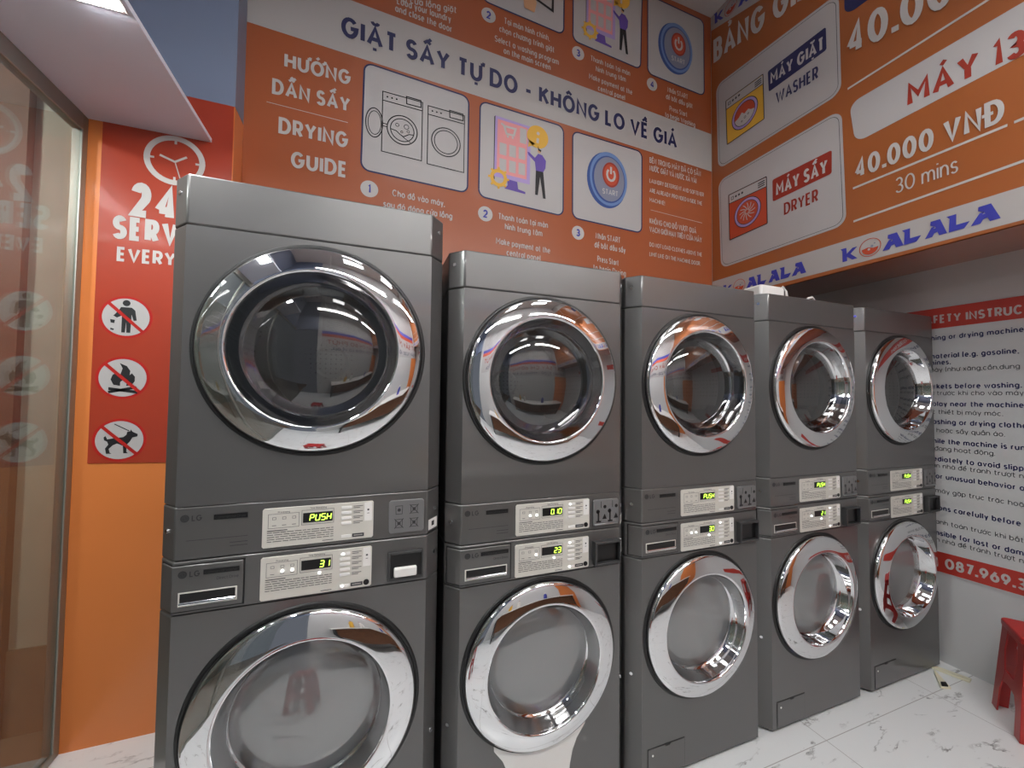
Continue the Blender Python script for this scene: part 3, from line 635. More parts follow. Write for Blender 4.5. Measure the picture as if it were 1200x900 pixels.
b = MB(); b.rquad(fB, [(-.115, 3.83), (1.1, 3.72), (1.1, 3.47), (-.115, 3.585)], .05, .0015, NAVY); b.build('capacity_pill', G, O, label='plain blue pill')

# ---- safety board on the lower right wall
O = (3.355, -.5, .49)
G = thing('safety_board', 'white safety instruction board with red header and footer on the grey wall', 'safety board', O)
b = MB(); b.box(3.355, 3.3595, -1.25, .22, .49, 1.973, WPAINT); b.build('board', G, O)
b = MB(); b.poly(fR, [(-.22, 1.856), (1.25, 1.866), (1.25, 1.966), (-.22, 1.974)], .001, SRED); put(b, fR, 's_head', .002); b.build('header', G, O, label='red header band with white capitals')
b = MB(); b.poly(fR, [(-.22, .49), (1.25, .52), (1.25, .64), (-.22, .598)], .001, SRED); put(b, fR, 's_phone', .002); b.build('footer', G, O, label='red footer band with white telephone number')
b = MB()
for s, a, z, bold in TX['s_lines']:
    b.text(fR, s, a, z, .0295 if bold else .026, NAVY if bold else INK, .17 if bold else .11, h=.0015, right=True, xk=.93 if bold else 1.0)
b.build('instructions', G, O, label='navy and grey lines of instructions')

# ---- red poster on the pier
O = (-.51, YP-.003, 1.143)
G = thing('service_poster', 'red poster with a clock and three prohibition signs beside the glass', 'poster', O)
b = MB(); b.poly(fP, [(-.744, 1.15), (-.281, 1.136), (-.281, 2.778), (-.744, 2.778)], .0005, RED); b.build('sheet', G, O)
b = MB(); b.ring(fP, (-.493, 2.474), .1, .022, .002, WHITE)
for a in (0, 90, 180, 270):
    d = Vector((math.cos(math.radians(a)), math.sin(math.radians(a)))); b.stroke(fP, [(-.493+d.x*.095, 2.474+d.y*.095), (-.493+d.x*.074, 2.474+d.y*.074)], .009, .002, WHITE)
for d, w in (((-.055, .02), .009), ((.042, .03), .009), ((.02, -.07), .004)): b.stroke(fP, [(-.493, 2.468), (-.493+d[0], 2.468+d[1])], w, .0025, WHITE)
b.build('clock_drawing', G, O, label='white clock drawing')
for k in ('q_24', 'q_service', 'q_every'):
    b = MB(); put(b, fP, k, .002); b.build('headline', G, O)
def sign(c, polys, circs, label):
    b = MB(); b.circ(fP, c, .09, .001, DRED, 48); b.circ(fP, c, .0795, .0016, PANELW, 48); s = b.build('prohibition_sign', G, O, label=label)
    b = MB()
    for pl in polys: b.poly(fP, [(c[0]+x, c[1]+y) for x, y in pl], .0022, PBLACK)
    for x, y, r in circs: b.circ(fP, (c[0]+x, c[1]+y), r, .0022, PBLACK, 20)
    b.build('pictogram', s, O)
    b = MB(); b.stroke(fP, [(c[0]-.058, c[1]+.056), (c[0]+.056, c[1]-.058)], .0125, .0028, DRED); b.build('slash', s, O)
sign((-.639, 1.763), [[(-.018, .042), (.018, .042), (.03, .03), (.036, -.012), (.026, -.014), (.018, .012), (.016, -.066), (.003, -.066), (.001, -.02), (-.002, -.066), (-.014, -.066), (-.014, .006), (-.03, -.004), (-.042, .004), (-.036, .012), (-.024, .03)],
      [(-.052, -.012), (-.036, -.014), (-.038, -.028), (-.05, -.026)], [(-.05, -.048), (-.038, -.052), (-.04, -.058), (-.05, -.056)]], [(0, .06, .013)], 'white disc with a figure dropping litter')
sign((-.641, 1.505), [[(-.03, -.03), (-.04, -.008), (-.034, .012), (-.02, .022), (-.018, .006), (-.008, .016), (-.002, .04), (-.012, .062), (.012, .05), (.024, .03), (.022, .012), (.03, .02), (.04, .006), (.04, -.014), (.03, -.03), (.012, -.034), (.014, -.02), (.004, -.006), (-.008, -.018), (-.008, -.034)],
      [(-.046, -.04), (.05, -.054), (.05, -.066), (-.046, -.052)], [(.044, -.034), (.05, -.044), (-.044, -.066), (-.048, -.056)]], [], 'white disc with a camp fire')
sign((-.643, 1.243), [[(-.052, .012), (-.046, .018), (-.04, .004), (-.02, .008), (.012, .012), (.022, .022), (.024, .034), (.034, .036), (.036, .044), (.042, .034), (.06, .024), (.058, .014), (.042, .01), (.034, -.008), (.024, -.02), (.024, -.05), (.03, -.056), (.014, -.056), (.012, -.024), (-.008, -.014), (-.022, -.022), (-.034, -.036), (-.03, -.052), (-.024, -.056), (-.042, -.056), (-.046, -.034), (-.036, -.018), (-.04, -.006), (-.05, .0)],
      [(.03, .036), (-.02, .066), (-.018, .069), (.032, .039)]], [], 'white disc with a dog on a lead')

# ================================================================ washers and dryers, one on the other
CH, CD, DEP = .043, .05, .76          # corner chamfer width and depth, cabinet depth
def plan(hw, ins=0., back=DEP): return [(-hw-CH+ins, back), (-hw-CH+ins, CD), (-hw, ins), (hw, ins), (hw+CH-ins, CD), (hw+CH-ins, back)]
def prismz(hw, z0, z1, m=PAINT, back=DEP):
    b = MB(); b.prism(plan(hw, 0, back), z0, z1, m); return b
def cabinet(hw, z0, z1, cx, cz, r):
    """cabinet body whose front carries a round door opening"""
    b = MB(); P = plan(hw); n = 64
    b.mesh([(x, y, z0) for x, y in P]+[(x, y, z1) for x, y in P], [(5, 4, 3, 2, 1, 0), (6, 7, 8, 9, 10, 11), (0, 1, 7, 6), (1, 2, 8, 7), (3, 4, 10, 9), (4, 5, 11, 10), (5, 0, 6, 11)], PAINT)
    inner = [(cx+r*math.cos(2*math.pi*i/n), cz+r*math.sin(2*math.pi*i/n)) for i in range(n)]
    # square cut of the front plate around the opening: each side of the frame carries a quarter of the circle
    cor = [(hw, z1), (-hw, z1), (-hw, z0), (hw, z0)]
    k = n//8
    v3 = lambda p: (p[0], 0., p[1])
    for q in range(4):
        idx = [(k+q*(n//4)+i) % n for i in range(n//4+1)]
        a, c = cor[q], cor[(q+1) % 4]
        b.face([v3(a)]+[v3(inner[i]) for i in idx]+[v3(c)], PAINT)
    return b
SEGM = {'P': 'abefg', 'U': 'bcdef', 'S': 'acdfg', 'H': 'bcefg', '0': 'abcdef', '1': 'bc', '2': 'abdeg', '3': 'abcdg', ' ': ''}
SEGL = {'a': ((0, 1), (1, 1)), 'b': ((1, 1), (1, .5)), 'c': ((1, .5), (1, 0)), 'd': ((0, 0), (1, 0)), 'e': ((0, 0), (0, .5)), 'f': ((0, .5), (0, 1)), 'g': ((0, .5), (1, .5))}
def segs(b, fr, t, a_right, z, h, w, gap, hh):
    x = a_right-len([c for c in t if c not in '.:'])*(w+gap)+gap
    for c in t:
        if c in '.:':
            b.circ(fr, (x-gap*.55, z+.001), .0012, hh, LED, 8); continue
        for sg in SEGM[c]:
            (x0, y0), (x1, y1) = SEGL[sg]
            p, q = Vector((x+x0*w+y0*h*.12, z+y0*h)), Vector((x+x1*w+y1*h*.12, z+y1*h)); d = (q-p)*.08
            b.stroke(fr, [p+d, q-d], .0023, hh, LED)
        x += w+gap
fM = Fr((0, 0, 0), (1, 0, 0), (0, 0, 1), (0, -1, 0))
def brand(o, a, z, sc=1.):
    b = MB(); b.circ(fM, (a, z), .0095*sc, .0012, INKM, 24); b.ring(fM, (a, z), .006*sc, .0011*sc, .0018, DGREY, n=20)
    b.stroke(fM, [(a, z+.004*sc), (a, z-.003*sc), (a+.004*sc, z-.003*sc)], .0013*sc, .002, DGREY); b.circ(fM, (a-.0028*sc, z+.0025*sc), .0011*sc, .002, DGREY, 8)
    b.text(fM, 'LG', a+.0145*sc, z-.0075*sc, .015*sc, INKM, .17, width=.022*sc, h=.0014); b.build('brand_logo', o)
def nameplate(o, a0, a1, z, txt):
    b = MB(); b.box(a0, a1, -.0016, 0, z-.0065, z+.0065, BLACK); b.text(fM, txt, (a0+a1)/2, z-.0036, .0068, DGREY, .12, width=(a1-a0)*.92, h=.0022, center=True); b.build('nameplate', o)
def plate(o, a0, a1, z0, z1, shown, lit, washer, keyhole):
    """light control panel with display, buttons and printed lines"""
    W, H = a1-a0, z1-z0
    b = MB(); b.prism([(a0+.004, z0), (a1-.004, z0), (a1, z0+.004), (a1, z1-.004), (a1-.004, z1), (a0+.004, z1), (a0, z1-.004), (a0, z0+.004)], -.0028, .002, SILVER, 'y')
    p = b.build('control_panel', o, bevel=.0008)
    h = .0034
    b = MB()
    b.stroke(fM, [(a0+.014, z1-.016), (a0+.088, z1-.016), (a0+.088, z1-.054), (a0+.014, z1-.054)], .0009, h, INK, True)
    b.stroke(fM, [(a0+.095, z1-.012), (a0+.176, z1-.012), (a0+.176, z1-.052), (a0+.095, z1-.052)], .0009, h, INK, True)
    b.text(fM, 'Processing', a0+.051, z1-.014, .005, INK, .12, h=h, center=True); b.text(fM, 'Time Remaining', a0+.136, z1-.0095, .005, INK, .12, h=h, center=True)
    for i in range(3):
        b.stroke(fM, [(a0+.024+i*.024, z1-.025), (a0+.032+i*.024, z1-.025), (a0+.032+i*.024, z1-.031), (a0+.024+i*.024, z1-.031)], .0009, h, INK, True)
        b.stroke(fM, [(a0+.023+i*.024, z1-.047), (a0+.033+i*.024, z1-.047)], .0014, h, INK)
    b.stroke(fM, [(a0+.012, z1-.0605), (a0+.06, z1-.0605)], .0022, h, INK)
    rnd = random.Random(3)
    for i in range(5):
        x = a0+.012
        while x < a0+.172:
            w = rnd.uniform(.008, .022); b.stroke(fM, [(x, z1-.066-i*.006), (min(x+w, a0+.176), z1-.066-i*.006)], .0017, h, INK); x += w+.0025
    b.stroke(fM, [(a0+.148, z0+.006), (a0+.176, z0+.006)], .0018, h, INK)
    nb = 5 if washer else 4
    for i in range(nb):
        for q in range(2): b.stroke(fM, [(a0+.228, z1-.011-i*.0148-q*.0045), (a0+.228+(.026 if q == 0 else .018), z1-.011-i*.0148-q*.0045)], .0017, h, INK)
    b.stroke(fM, [(a0+.228, z0+.0145), (a0+.256, z0+.0145), (a0+.256, z0+.0085), (a0+.228, z0+.0085)], .004, h, INK, True)
    b.build('printed_legend', p)
    b = MB(); b.box(a0+.098, a0+.173, -.0042, -.0028, z1-.046, z1-.0195, BLACK); segs(b, fM, shown, a0+.168, z1-.0415, .0165, .0098, .0046, .0048); b.build('display', p, label='black display with green digits')
    for i in range(nb):
        z = z1-.0135-i*.0148
        b = MB(); b.box(a0+.196, a0+.223, -.0046, -.0028, z-.0042, z+.0042, WPLAST); b.build('button', p, bevel=.001)
    b = MB(); b.box(a0+.196, a0+.223, -.0046, -.0028, z0+.007, z0+.0155, WPLAST); b.build('button', p, bevel=.001)
    b = MB(); b.box(a0+.258, a0+.279, -.0038, -.0028, z1-.056, z1-.003, WPLAST)
    b.circ(fM, (a0+.2685, z1-.024), .003, .0042, INK, 10); b.stroke(fM, [(a0+.2655, z1-.034), (a0+.2715, z1-.034)], .0015, .0042, INK); b.build('icon_strip', p)
    if keyhole:
        b = MB(); b.cyl((a0+.268, -.0046, z0+.013), (a0+.268, -.0028, z0+.013), .008, BLACK, 20); b.build('infrared_port', p)
    spots = {'p2': (a0+.052, z1-.04), 'p3': (a0+.076, z1-.04), 't': (a0+.144, z1-.058), 'b1': (a0+.204, z1-.0135), 'b5': (a0+.204, z0+.0112)}
    for q in lit:
        b = MB(); c = spots[q]; b.cyl((c[0], -.0062, c[1]), (c[0], -.0028, c[1]), .0032, LEDW, 14); b.build('indicator_light', p)
def coin_plate(o, a0, a1, z0, z1, style):
    if style == 'pictograms':
        b = MB(); b.prism([(a0+.006, z0), (a1-.006, z0), (a1, z0+.006), (a1, z1-.006), (a1-.006, z1), (a0+.006, z1), (a0, z1-.006), (a0, z0+.006)], -.003, .002, COING, 'y')
        e = [(a0+.005, z0+.008), (a1-.005, z0+.008), (a1-.005, z1-.008), (a0+.005, z1-.008)]
        c = b.build('coin_slot_cover', o, bevel=.0015)
        b = MB()
        cx, cz = (a0+a1)/2, (z0+z1)/2
        for i in (-1, 1):
            for j in (-1, 1):
                x, z = cx+i*.022, cz+j*.02
                b.stroke(fM, [(x-.009, z-.012), (x+.009, z-.012), (x+.01, z+.012), (x-.01, z+.012)], .0016, .0036, INKM, True); b.circ(fM, (x, z), .005, .0036, INKM, 10)
                if (i, j) != (-1, 1): b.stroke(fM, [(x-.013, z-.014), (x+.013, z+.014)], .002, .004, INKM); b.stroke(fM, [(x-.013, z+.014), (x+.013, z-.014)], .002, .004, INKM)
        b.build('pictogram', c)
    elif style == 'slots':
        b = MB(); b.prism([(a0+.005, z0), (a1-.005, z0), (a1, z0+.005), (a1, z1-.005), (a1-.005, z1), (a0+.005, z1), (a0, z1-.005), (a0, z0+.005)], -.006, .002, COING, 'y'); c = b.build('coin_slot', o, bevel=.0015)
        b = MB(); h = .0066
        for k in (.2, .66):
            x = a0+(a1-a0)*k; zt = z1-.006
            b.stroke(fM, [(x+.01, zt), (x+.01, zt-.024)], .002, h, BLACK); b.circ(fM, (x+.026, zt-.02), .0065, h, BLACK, 14)
            b.circ(fM, (x-.003, zt-.036), .0075, h, BLACK, 14); b.stroke(fM, [(x-.001, zt-.036), (x-.001, zt-.07)], .006, h, BLACK); b.stroke(fM, [(x-.01, zt-.072), (x+.01, zt-.072)], .006, h, BLACK)
            b.poly(fM, [(x+.015, zt-.064), (x+.034, zt-.064), (x+.025, zt-.045)], h, BLACK)
        b.build('slot_opening', c)
        b = MB(); b.box(a0+.004, a1-.004, -.01, -.006, z0+.002, z0+.007, STEEL); b.build('ledge', c, bevel=.001)
    else:
        b = MB(); t = .008
        d = -.006 if style == 'tray' else -.022
        b.box(a0, a0+t, d, .002, z0, z1, DGREY); b.box(a1-t*.6, a1, d, .002, z0, z1, DGREY); b.box(a0+t, a1-t*.6, d, .002, z1-t, z1, DGREY); b.box(a0+t, a1-t*.6, d, .002, z0, z0+t, DGREY)
        c = b.build('coin_return', o, bevel=.0012)
        b = MB(); b.box(a0+t, a1-t*.6, d*.3, .001, z0+t, z1-t, BLACK); b.build('recess', c)
        if style == 'tray':
            b = MB(); b.box(a0+.018, a1-.02, -.016, d*.3, z0+t+.004, z0+t+.032, WPLAST); b.build('tray', c, bevel=.004, label='white coin tray')
def screws(o, hw, z):
    for s in (-1, 1):
        x = s*(hw+CH*.6); y = CD*.6; n = Vector((s*CD, -CH, 0)).normalized(); p = Vector((x, y, z))
        b = MB(); b.cyl(p, p+n*.003, .0062, CHROME, 14); b.build('screw', o)
def sticker(o, hw, z, zz=.032):
    p0, p1 = Vector((hw+CH*.1, CD*.1, 0)), Vector((hw+CH*.85, CD*.85, 0)); n = Vector((CD, -CH, 0)).normalized()*.001
    b = MB(); q0, q1 = p0+n, p1+n; v = [q0+Vector((0, 0, z)), q1+Vector((0, 0, z)), q1+Vector((0, 0, z+zz)), q0+Vector((0, 0, z+zz))]
    b.face(v, WPLAST); i0, i1 = q0*.65+q1*.35+n*.3, q0*.35+q1*.65+n*.3
    b.face([i0+Vector((0, 0, z+zz*.3)), i1+Vector((0, 0, z+zz*.3)), i1+Vector((0, 0, z+zz*.75)), i0+Vector((0, 0, z+zz*.75))], INKM); b.build('sticker', o, label='small white sticker')
def door(o, cx, cz, s, washer):
    """round door: rubber seal, chrome ring, bulging glass; steel drum behind"""
    b = MB(); b.lathe([(r*s, y) for r, y in ((.287, 0.), (.284, -.005), (.279, -.006), (.275, -.002), (.2735, .01))], cx, cz, SEAL); b.build('door_seal', o)
    b = MB()
    prof = [(.2735, .012), (.2735, -.012), (.2722, -.0175), (.2685, -.0215), (.264, -.0240), (.253, -.0278), (.242, -.0312), (.231, -.0342), (.220, -.0368), (.2125, -.0382), (.2085, -.0385), (.2055, -.0372), (.2038, -.034), (.202, -.026), (.197, -.008), (.190, .012), (.184, .022), (.180, .024)]
    b.lathe([(r*s, y) for r, y in prof], cx, cz, CHROME, 128); b.build('door_ring', o, ang=50)
    b = MB()
    if washer: gp = [(.183, .022), (.176, .016), (.16, .009), (.135, .002), (.1, -.004), (.06, -.0075), (.03, -.009), (.0005, -.0095)]
    else: gp = [(.183, .022), (.174, .012), (.158, .001), (.133, -.009), (.1, -.017), (.06, -.022), (.03, -.024), (.0005, -.0245)]
    b.lathe([(r*s, y) for r, y in gp], cx, cz, WGLASS if washer else DGLASS, 96); b.build('door_glass', o, ang=80)
    b = MB(); b.lathe([(r*s, y) for r, y in ((.2735, .012), (.25, .06), (.21, .075), (.205, .1))], cx, cz, SEAL, 64); b.build('door_boot', o)
    b = MB(); b.lathe([(r*s, y) for r, y in ((.205, .1), (.245, .115), (.245, .42), (.2, .43), (.06, .435), (.05, .42), (.001, .42))], cx, cz, DRUMW if washer else DRUM, 64)
    for k in range(3):
        a = math.radians(90+120*k); c, sn = math.cos(a), math.sin(a); tx, tz = -sn, c
        pr = [(.243, -.04), (.19, -.012), (.19, .012), (.243, .04)]
        P = [(cx+s*(r*c+t*tx), cz+s*(r*sn+t*tz)) for r, t in pr]
        b.prism(P, .13, .40, STEEL, 'y')
    b.build('drum', o)
GRP_D, GRP_W = 'dryers in the row of stacked machines', 'washers in the row of stacked machines'
def stack(x, y, hw, Z, dz, wz, ds, ws, off, lab_d, lab_w, shown_d, shown_w, lit_d, lit_w, coin_d, coin_w, stick, extra=()):
    z0, wb, md, db, tp, top = Z
    # ---- washer
    w = thing('washer', lab_w, 'washer', (x, y, 0), GRP_W)
    cabinet(hw, .012, wb-.0015, off, wz, .2735*ws).build('cabinet', w, bevel=.004)
    for sx in (-1, 1):
        for yy in (.08, .68):
            b = MB(); b.cyl((sx*(hw-.04), yy, 0), (sx*(hw-.04), yy, .014), .022, SEAL, 16); b.build('foot', w)
    prismz(hw, wb, md-.0015).build('control_fascia', w, bevel=.004)
    door(w, off, wz, ws, True)
    L = -hw
    plate(w, L+.185+(.007 if hw > .31 else 0), L+.467+(.007 if hw > .31 else 0), wb+.006, md-.0185+(.004 if hw > .31 else 0), shown_w, lit_w, True, True)
    # detergent drawer
    a0, a1, zz0, zz1 = L+.002, L+(.153 if hw > .31 else .168), wb+.010, md-.012
    b = MB(); n = Vector((-CD, -CH, 0)).normalized()
    P = [(a0-.033, .033*CD/CH), (a0, -.004), (a1, -.004), (a1, .002), (a0, .004), (a0-.030, .036)]
    P = [(L-.034+n.x*.004, CD*.79+n.y*.004), (L+n.x*.001, -.004), (a1, -.004), (a1, .004), (L+.004, .006), (L-.03, CD*.8)]
    g = MB(); g.prism([(L-.036+n.x*.001, CD*.84+n.y*.001), (L+n.x*.0002, -.0008), (a1+.0035, -.0008), (a1+.0035, .004), (L+.004, .006), (L-.03, CD*.86)], zz0-.003, zz1+.003, SEAL); g.build('drawer_surround', w)
    b.prism(P, zz0, zz1, PAINT); dr = b.build('detergent_drawer', w, bevel=.0025)
    hz = zz0+.014
    b = MB(); b.box(L+.014, a1-.012, -.0055, -.004, hz-.002, hz+.034, SILVER); b.build('handle_surround', dr, bevel=.001)
    b = MB(); b.box(L+.018, a1-.016, -.0062, -.0045, hz+.003, hz+.031, BLACK); b.build('handle_recess', dr)
    b = MB(); b.cyl((L+.018, -.008, hz+.006), (L+.0+a1-L-.016, -.008, hz+.006), .0045, CHROME, 12); b.build('handle', dr, label='chrome handle')
    o2 = MB(); f0 = fM.o; fM.o = Vector((0, -.004, 0)); brand(w, L+.022, zz1-.021); fM.o = f0
    b = MB(); b.box(L+.066, a1-.008, -.0056, -.004, zz1-.026, zz1-.014, BLACK); b.text(fM, 'Commercial Washer', (L+.066+a1-.008)/2, zz1-.0235, .0066, DGREY, .12, width=(a1-L-.074)*.9, h=.0062, center=True); b.build('nameplate', w)
    b = MB(); b.text(fM, 'Direct Drive', a1-.010, zz1-.043, .0075, INKM, .12, h=.0046, right=True); b.build('lettering', w)
    cr = L+2*hw
    c0, c1 = (cr-.114, cr-.010) if hw > .31 else (cr-.116, cr-.010)
    coin_plate(w, c0, c1, wb+.010, wb+.094, coin_w)
    screws(w, hw, wb+.072); screws(w, hw, .40)
    # service hatch near the floor
    g = MB(); g.box(L+.0255, L+.2025, -.0008, .002, .0135, .1265, SEAL); g.build('hatch_surround', w)
    b = MB(); b.prism([(L+.028, .016), (L+.2, .016), (L+.2, .124), (L+.135, .124), (L+.13, .118), (L+.11, .118), (L+.105, .124), (L+.028, .124)], -.0025, .002, PAINT, 'y'); hc = b.build('service_hatch', w, bevel=.001)
    b = MB(); b.cyl((L+.048, -.004, .1), (L+.048, -.0025, .1), .004, WPLAST, 10); b.build('screw', hc)
    if stick in ('both',): sticker(w, hw, wb+.025, .034)
    if 'apron' in extra:
        b = MB(); r = .279*ws; pts = []
        for i in range(15):
            a = math.radians(232+(308-232)*i/14); pts.append((off+r*math.cos(a), wz+r*math.sin(a)))
        rt = [(.165, .30), (.135, .262), (.118, .225), (.108, .18), (.104, .13), (.104, .06)]
        pts = pts+[(off+u-.003, v) for u, v in rt]+[(off-u*.96-.012, v) for u, v in rt[::-1]]
        b.prism(pts, -.005, -.0005, WPLAST, 'y'); b.build('drip_guard', w, bevel=.001, label='white flared guard under the door ring')
    # ---- dryer
    d = thing('dryer', lab_d, 'dryer', (x, y, md), GRP_D)
    zz = lambda v: v-md
    prismz(hw, .0005, db-md-.0015).build('control_fascia', d, bevel=.004)
    cabinet(hw, db-md, tp-md-.0015, off, dz-md, .2735*ds).build('cabinet', d, bevel=.004)
    prismz(hw, tp-md, top-md).build('top_cap', d, bevel=.005)
    door(d, off, dz-md, ds, False)
    e = .007 if hw > .31 else 0
    plate(d, L+.186+e, L+.469+e, .0105, .1145 if hw < .31 else .1165, shown_d, lit_d, False, coin_d == 'slots')
    brand(d, L+.021, db-md-.030); nameplate(d, L+.083, L+.159, db-md-.032, 'Commercial Dryer')
    b = MB(); b.stroke(fM, [(L+.025, .05), (L+.16, .05)], .0012, .001, INKM)
    for q in range(2): b.stroke(fM, [(L+.12, .036-.009*q), (L+.16, .036-.009*q)], .0015, .001, INKM)
    b.build('printed_line', d)
    coin_plate(d, c0, c1, .015 if hw < .31 else .014, .107 if hw < .31 else .112, coin_d)
    screws(d, hw, .07); screws(d, hw, zz(top)-.045)
    if stick: sticker(d, hw, .006 if hw < .31 else .01)
    return w, d
ZM = [0, .8344, .967, 1.0973, 1.7986, 1.9215]
ROW = 'second', 'third', 'fourth'
stack(-.1219+.3165, -.0, .3165, [0, .8803, 1.0158, 1.1527, 1.8846, 2.0191], 1.5705, .5618, 1.047, 1.05, 0.,
      'largest grey dryer at the end of the row beside the red poster, display reading PUSH', 'largest grey washer at the end of the row beside the orange wall, display reading 31',
      'PUSH', '31', (), ('p2', 'p3', 't', 'b1', 'b5'), 'pictograms', 'tray', 'dryer')
spec = [
 (.6178, 'grey dryer second from the orange wall, display reading 0:10', 'grey washer with a white flared guard below its door ring, display reading 23', '0.10', '23', ('p2', 'p3', 'b1'), ('p3', 't', 'b1', 'b5'), 'both', ('apron',)),
 (1.318, 'grey dryer in the middle of the row of five', 'grey washer in the middle of the row of five, display reading 30', 'PUSH', '30', (), ('p2', 'p3', 't', 'b1', 'b5'), 'dryer', ()),
 (2.006, 'grey dryer second from the safety board, under the white junction box', 'grey washer second from the safety board, standing under the dryer with the junction box', 'PUSH', '21', (), ('p3', 't', 'b1', 'b5'), None, ()),
 (2.6945, 'grey dryer at the end of the row beside the white safety board', 'grey washer at the end of the row beside the white safety board', 'PUSH', 'PUSH', (), (), None, ()),
]
for xl, ld, lw, sd, sw, li_d, li_w, st, ex in spec:
    stack(xl+.3, 0, .30, ZM, 1.5028, .5431, 1.02, 1.0, -.0099, ld, lw, sd, sw, li_d, li_w, 'slots', 'return', st, ex)

# ================================================================ small things
# junction box and its cords on top of the machines
O = (2.115, .11, 1.9225)
G = thing('junction_box', 'white plastic junction box with looped cords on top of a dryer', 'junction box', O)
b = MB(); b.box(-.075, .085, -.05, .05, 0, .062, WPLAST); b.build('housing', G, bevel=.012, seg=3)
b = MB(); b.tube([(.083, 0, .045), (.1, -.01, .062), (.125, -.012, .066), (.15, -.01, .058), (.165, -.005, .03), (.166, 0, .004)], .0045, WPLAST); b.build('cord', G)
b = MB(); b.tube([(.083, -.01, .05), (.1, -.03, .072), (.11, -.035, .05), (.118, -.03, .012), (.125, -.02, .004)], .0035, WPLAST); b.build('cord', G)
O = (2.36, .05, 1.9225)
b = MB(); b.tube([(-.03, 0, .004), (-.02, -.004, .018), (0, -.008, .024), (.02, -.004, .018), (.03, 0, .004)], .0055, WPLAST)
o = b.build('cord_loop', None); o.location = O; tag(o, 'small white cord loop lying on a dryer top beside the junction box', 'cord')

def stool(loc, rot, label):
    t = thing('plastic_stool', label, 'stool', loc, 'red plastic stools', rot)
    B0, B1, H = .136, .104, .43          # half widths at the floor and under the seat
    hwz = lambda z: B0+(B1-B0)*z/(H-.02)
    b = MB(); P = []
    q = B1+.008
    for cx, cy, a0 in ((q-.025, q-.025, 0), (-q+.025, q-.025, 90), (-q+.025, -q+.025, 180), (q-.025, -q+.025, 270)): P += [(x+cx, y+cy) for x, y in arc(0, 0, .025, .025, a0, a0+90, 5)]
    b.prism(P, H-.03, H, STOOL); b.build('seat', t, bevel=.006, seg=3)
    th = .006
    for s1, s2 in ((1, 1), (1, -1), (-1, 1), (-1, -1)):     # L-shaped tapering legs
        b = MB(); vs = []
        for z in (0., .05, .11, .2, .3, .37, H-.03):
            w = .052+.012*max(0, (z-.3)/.12) + (.03*max(0, 1-abs(z-.2)/.09) if z > .1 else 0)
            k = hwz(z); vs += [(s1*k, s2*k, z), (s1*(k-w), s2*k, z), (s1*(k-w), s2*(k-th), z), (s1*(k-th), s2*(k-th), z), (s1*(k-th), s2*(k-w), z), (s1*k, s2*(k-w), z)]
        fs = []
        for i in range(6):
            for j in range(6): fs.append((i*6+j, i*6+(j+1) % 6, (i+1)*6+(j+1) % 6, (i+1)*6+j))
        fs += [(0, 5, 4, 3, 2, 1), tuple(36+j for j in range(6))]
        b.mesh(vs, fs, STOOL); b.build('leg', t, bevel=.002)
    for ax in range(4):          # mid rails with an arched lower edge, and the apron below the seat
        c, sn = (1, 0, -1, 0)[ax], (0, 1, 0, -1)[ax]
        def rail(zb, zt, name, arch):
            b = MB(); n = 12; v = []
            for i in range(n+1):
                u = -1+2*i/n; zlo = zb+arch*(1-u*u)
                for z in (zlo, zt):
                    k = hwz(z); L_ = (k-.02)*u
                    for dd in (0, th):
                        px, py = (k-dd-.0012), L_; v.append((px*c-py*sn, px*sn+py*c, z))
            f = []
            for i in range(n):
                a, e = i*4, i*4+4
                f += [(a, a+2, e+2, e), (a+1, e+1, e+3, a+3), (a, e, e+1, a+1), (a+2, a+3, e+3, e+2)]
            f += [(0, 1, 3, 2), (n*4, n*4+2, n*4+3, n*4+1)]
            b.mesh(v, f, STOOL); b.build(name, t)
        rail(.135, .215, 'rail', .03); rail(.365, H-.03, 'apron', .02)
    return t
stool((3.14, -.42, 0), math.radians(35), 'red plastic stool against the grey wall under the safety board')
stool((.05, -.95, 0), math.radians(12), 'red plastic stool in front of the largest washer, seen in its chrome door ring')

for nm, pts, lab in (('plastic_strip', [(3.222, .004), (3.258, -.006), (3.298, -.118), (3.262, -.126)], 'cream plastic strip on the floor pointing away from the last washer along the wall'),
                     ('plastic_strip', [(3.176, -.028), (3.212, -.010), (3.108, -.118), (3.066, -.096)], 'cream plastic strip on the floor with a black clip at its end')):
    b = MB(); b.prism(pts, .001, .012, CREAM); c = Vector((pts[0][0], pts[0][1], 0)); o = b.build(nm, None, c, bevel=.002); tag(o, lab, 'plastic strip')
    if 'clip' in lab:
        b = MB(); b.prism([(3.098, -.112), (3.125, -.092), (3.10, -.082), (3.072, -.098)], .012, .02, BLACK); b.build('clip', o, c, bevel=.002, label='black clip')

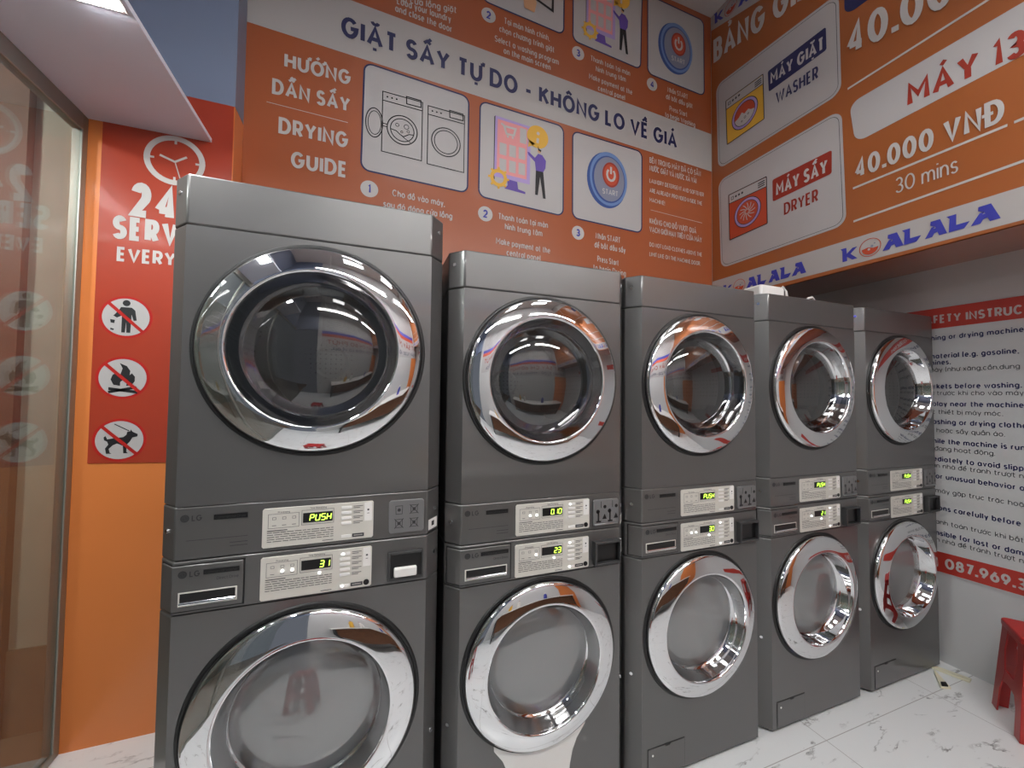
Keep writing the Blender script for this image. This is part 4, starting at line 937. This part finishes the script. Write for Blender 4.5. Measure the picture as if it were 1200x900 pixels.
# what the chrome rings mirror: banner, notice, counter
O = (1.7, YF, 1.75)
G = thing('banner', 'white banner with red and navy lettering on the front wall', 'banner', O)
b = MB(); b.box(.02, 3.3, YF+.003, YF+.009, 1.78, 2.25, PANELW); b.build('sheet', G, O)
b = MB(); b.text(fF, 'GIẶT SẤY CHỈ 60 PHÚT', -3.2, 2.02, .15, MAROON, .2, 3.05, h=.002); b.build('headline', G, O)
b = MB(); b.text(fF, 'GIẶT SẤY TỰ DO - KHÔNG LO VỀ GIÁ', -3.2, 1.84, .09, NAVY, .2, 2.9, h=.002); b.build('caption', G, O)
O = (1.3, YF, 2.4)
G = thing('notice_board', 'large white notice with lines of small print above the banner', 'notice', O)
b = MB(); b.box(.02, 2.7, YF+.003, YF+.009, 2.36, 3.15, PANELW); b.build('sheet', G, O)
b = MB(); b.poly(fF, [(-2.7, 2.36), (-.02, 2.36), (-.02, 2.46), (-2.7, 2.46)], .001, ROYAL); b.poly(fF, [(-2.7, 2.26), (-.02, 2.26), (-.02, 2.36), (-2.7, 2.36)], .001, BRICK); b.build('band', G, O)
b = MB(); rnd = random.Random(7)
for i in range(9):
    for cst in (-2.6, -1.3):
        x = cst
        while x < cst+1.05:
            w = rnd.uniform(.05, .14); b.stroke(fF, [(x, 3.05-i*.068), (x+w, 3.05-i*.068)], .014, .001, INK); x += w+.025
b.build('printed_line', G, O)
O = (1.55, -2.45, 0)
G = thing('counter_table', 'white topped counter table standing along the front wall', 'table', O)
b = MB(); b.box(-1.2, 1.2, -.28, .28, .72, .75, WPLAST); b.build('tabletop', G, bevel=.004)
b = MB(); b.box(-1.12, 1.12, .215, .235, .25, .72, WOOD); b.build('front_panel', G, bevel=.002)
for sx in (-1, 1):
    for sy in (-1, 1):
        b = MB(); b.box(sx*1.14-.02, sx*1.14+.02, sy*.24-.02, sy*.24+.02, 0, .72, DGREY); b.build('leg', G, bevel=.003)
for i, (dx, m, cap, lab) in enumerate(((-.75, YELLOW, ROYAL, 'yellow detergent bottle with a blue cap on the counter table'), (-.5, WPLAST, DRED, 'white detergent bottle with a red cap on the counter table'), (.3, ROYAL, WPLAST, 'blue detergent bottle with a white cap on the counter table'))):
    G = thing('detergent_bottle', lab, 'bottle', (1.55+dx, -2.42, .75), 'detergent bottles on the counter')
    b = MB(); n = 24; pr = [(.001, 0), (.05, 0), (.055, .01), (.055, .16), (.045, .2), (.022, .225), (.02, .245), (.001, .245)]
    v = [(r*math.cos(2*math.pi*j/n), .7*r*math.sin(2*math.pi*j/n), z) for j in range(n) for r, z in pr]; k = len(pr)
    b.mesh(v, [(j*k+q, ((j+1) % n)*k+q, ((j+1) % n)*k+q+1, j*k+q+1) for j in range(n) for q in range(k-1)], m); b.build('body', G)
    b = MB(); b.cyl((0, 0, .245), (0, 0, .275), .024, cap, 20); b.build('cap', G, bevel=.003)
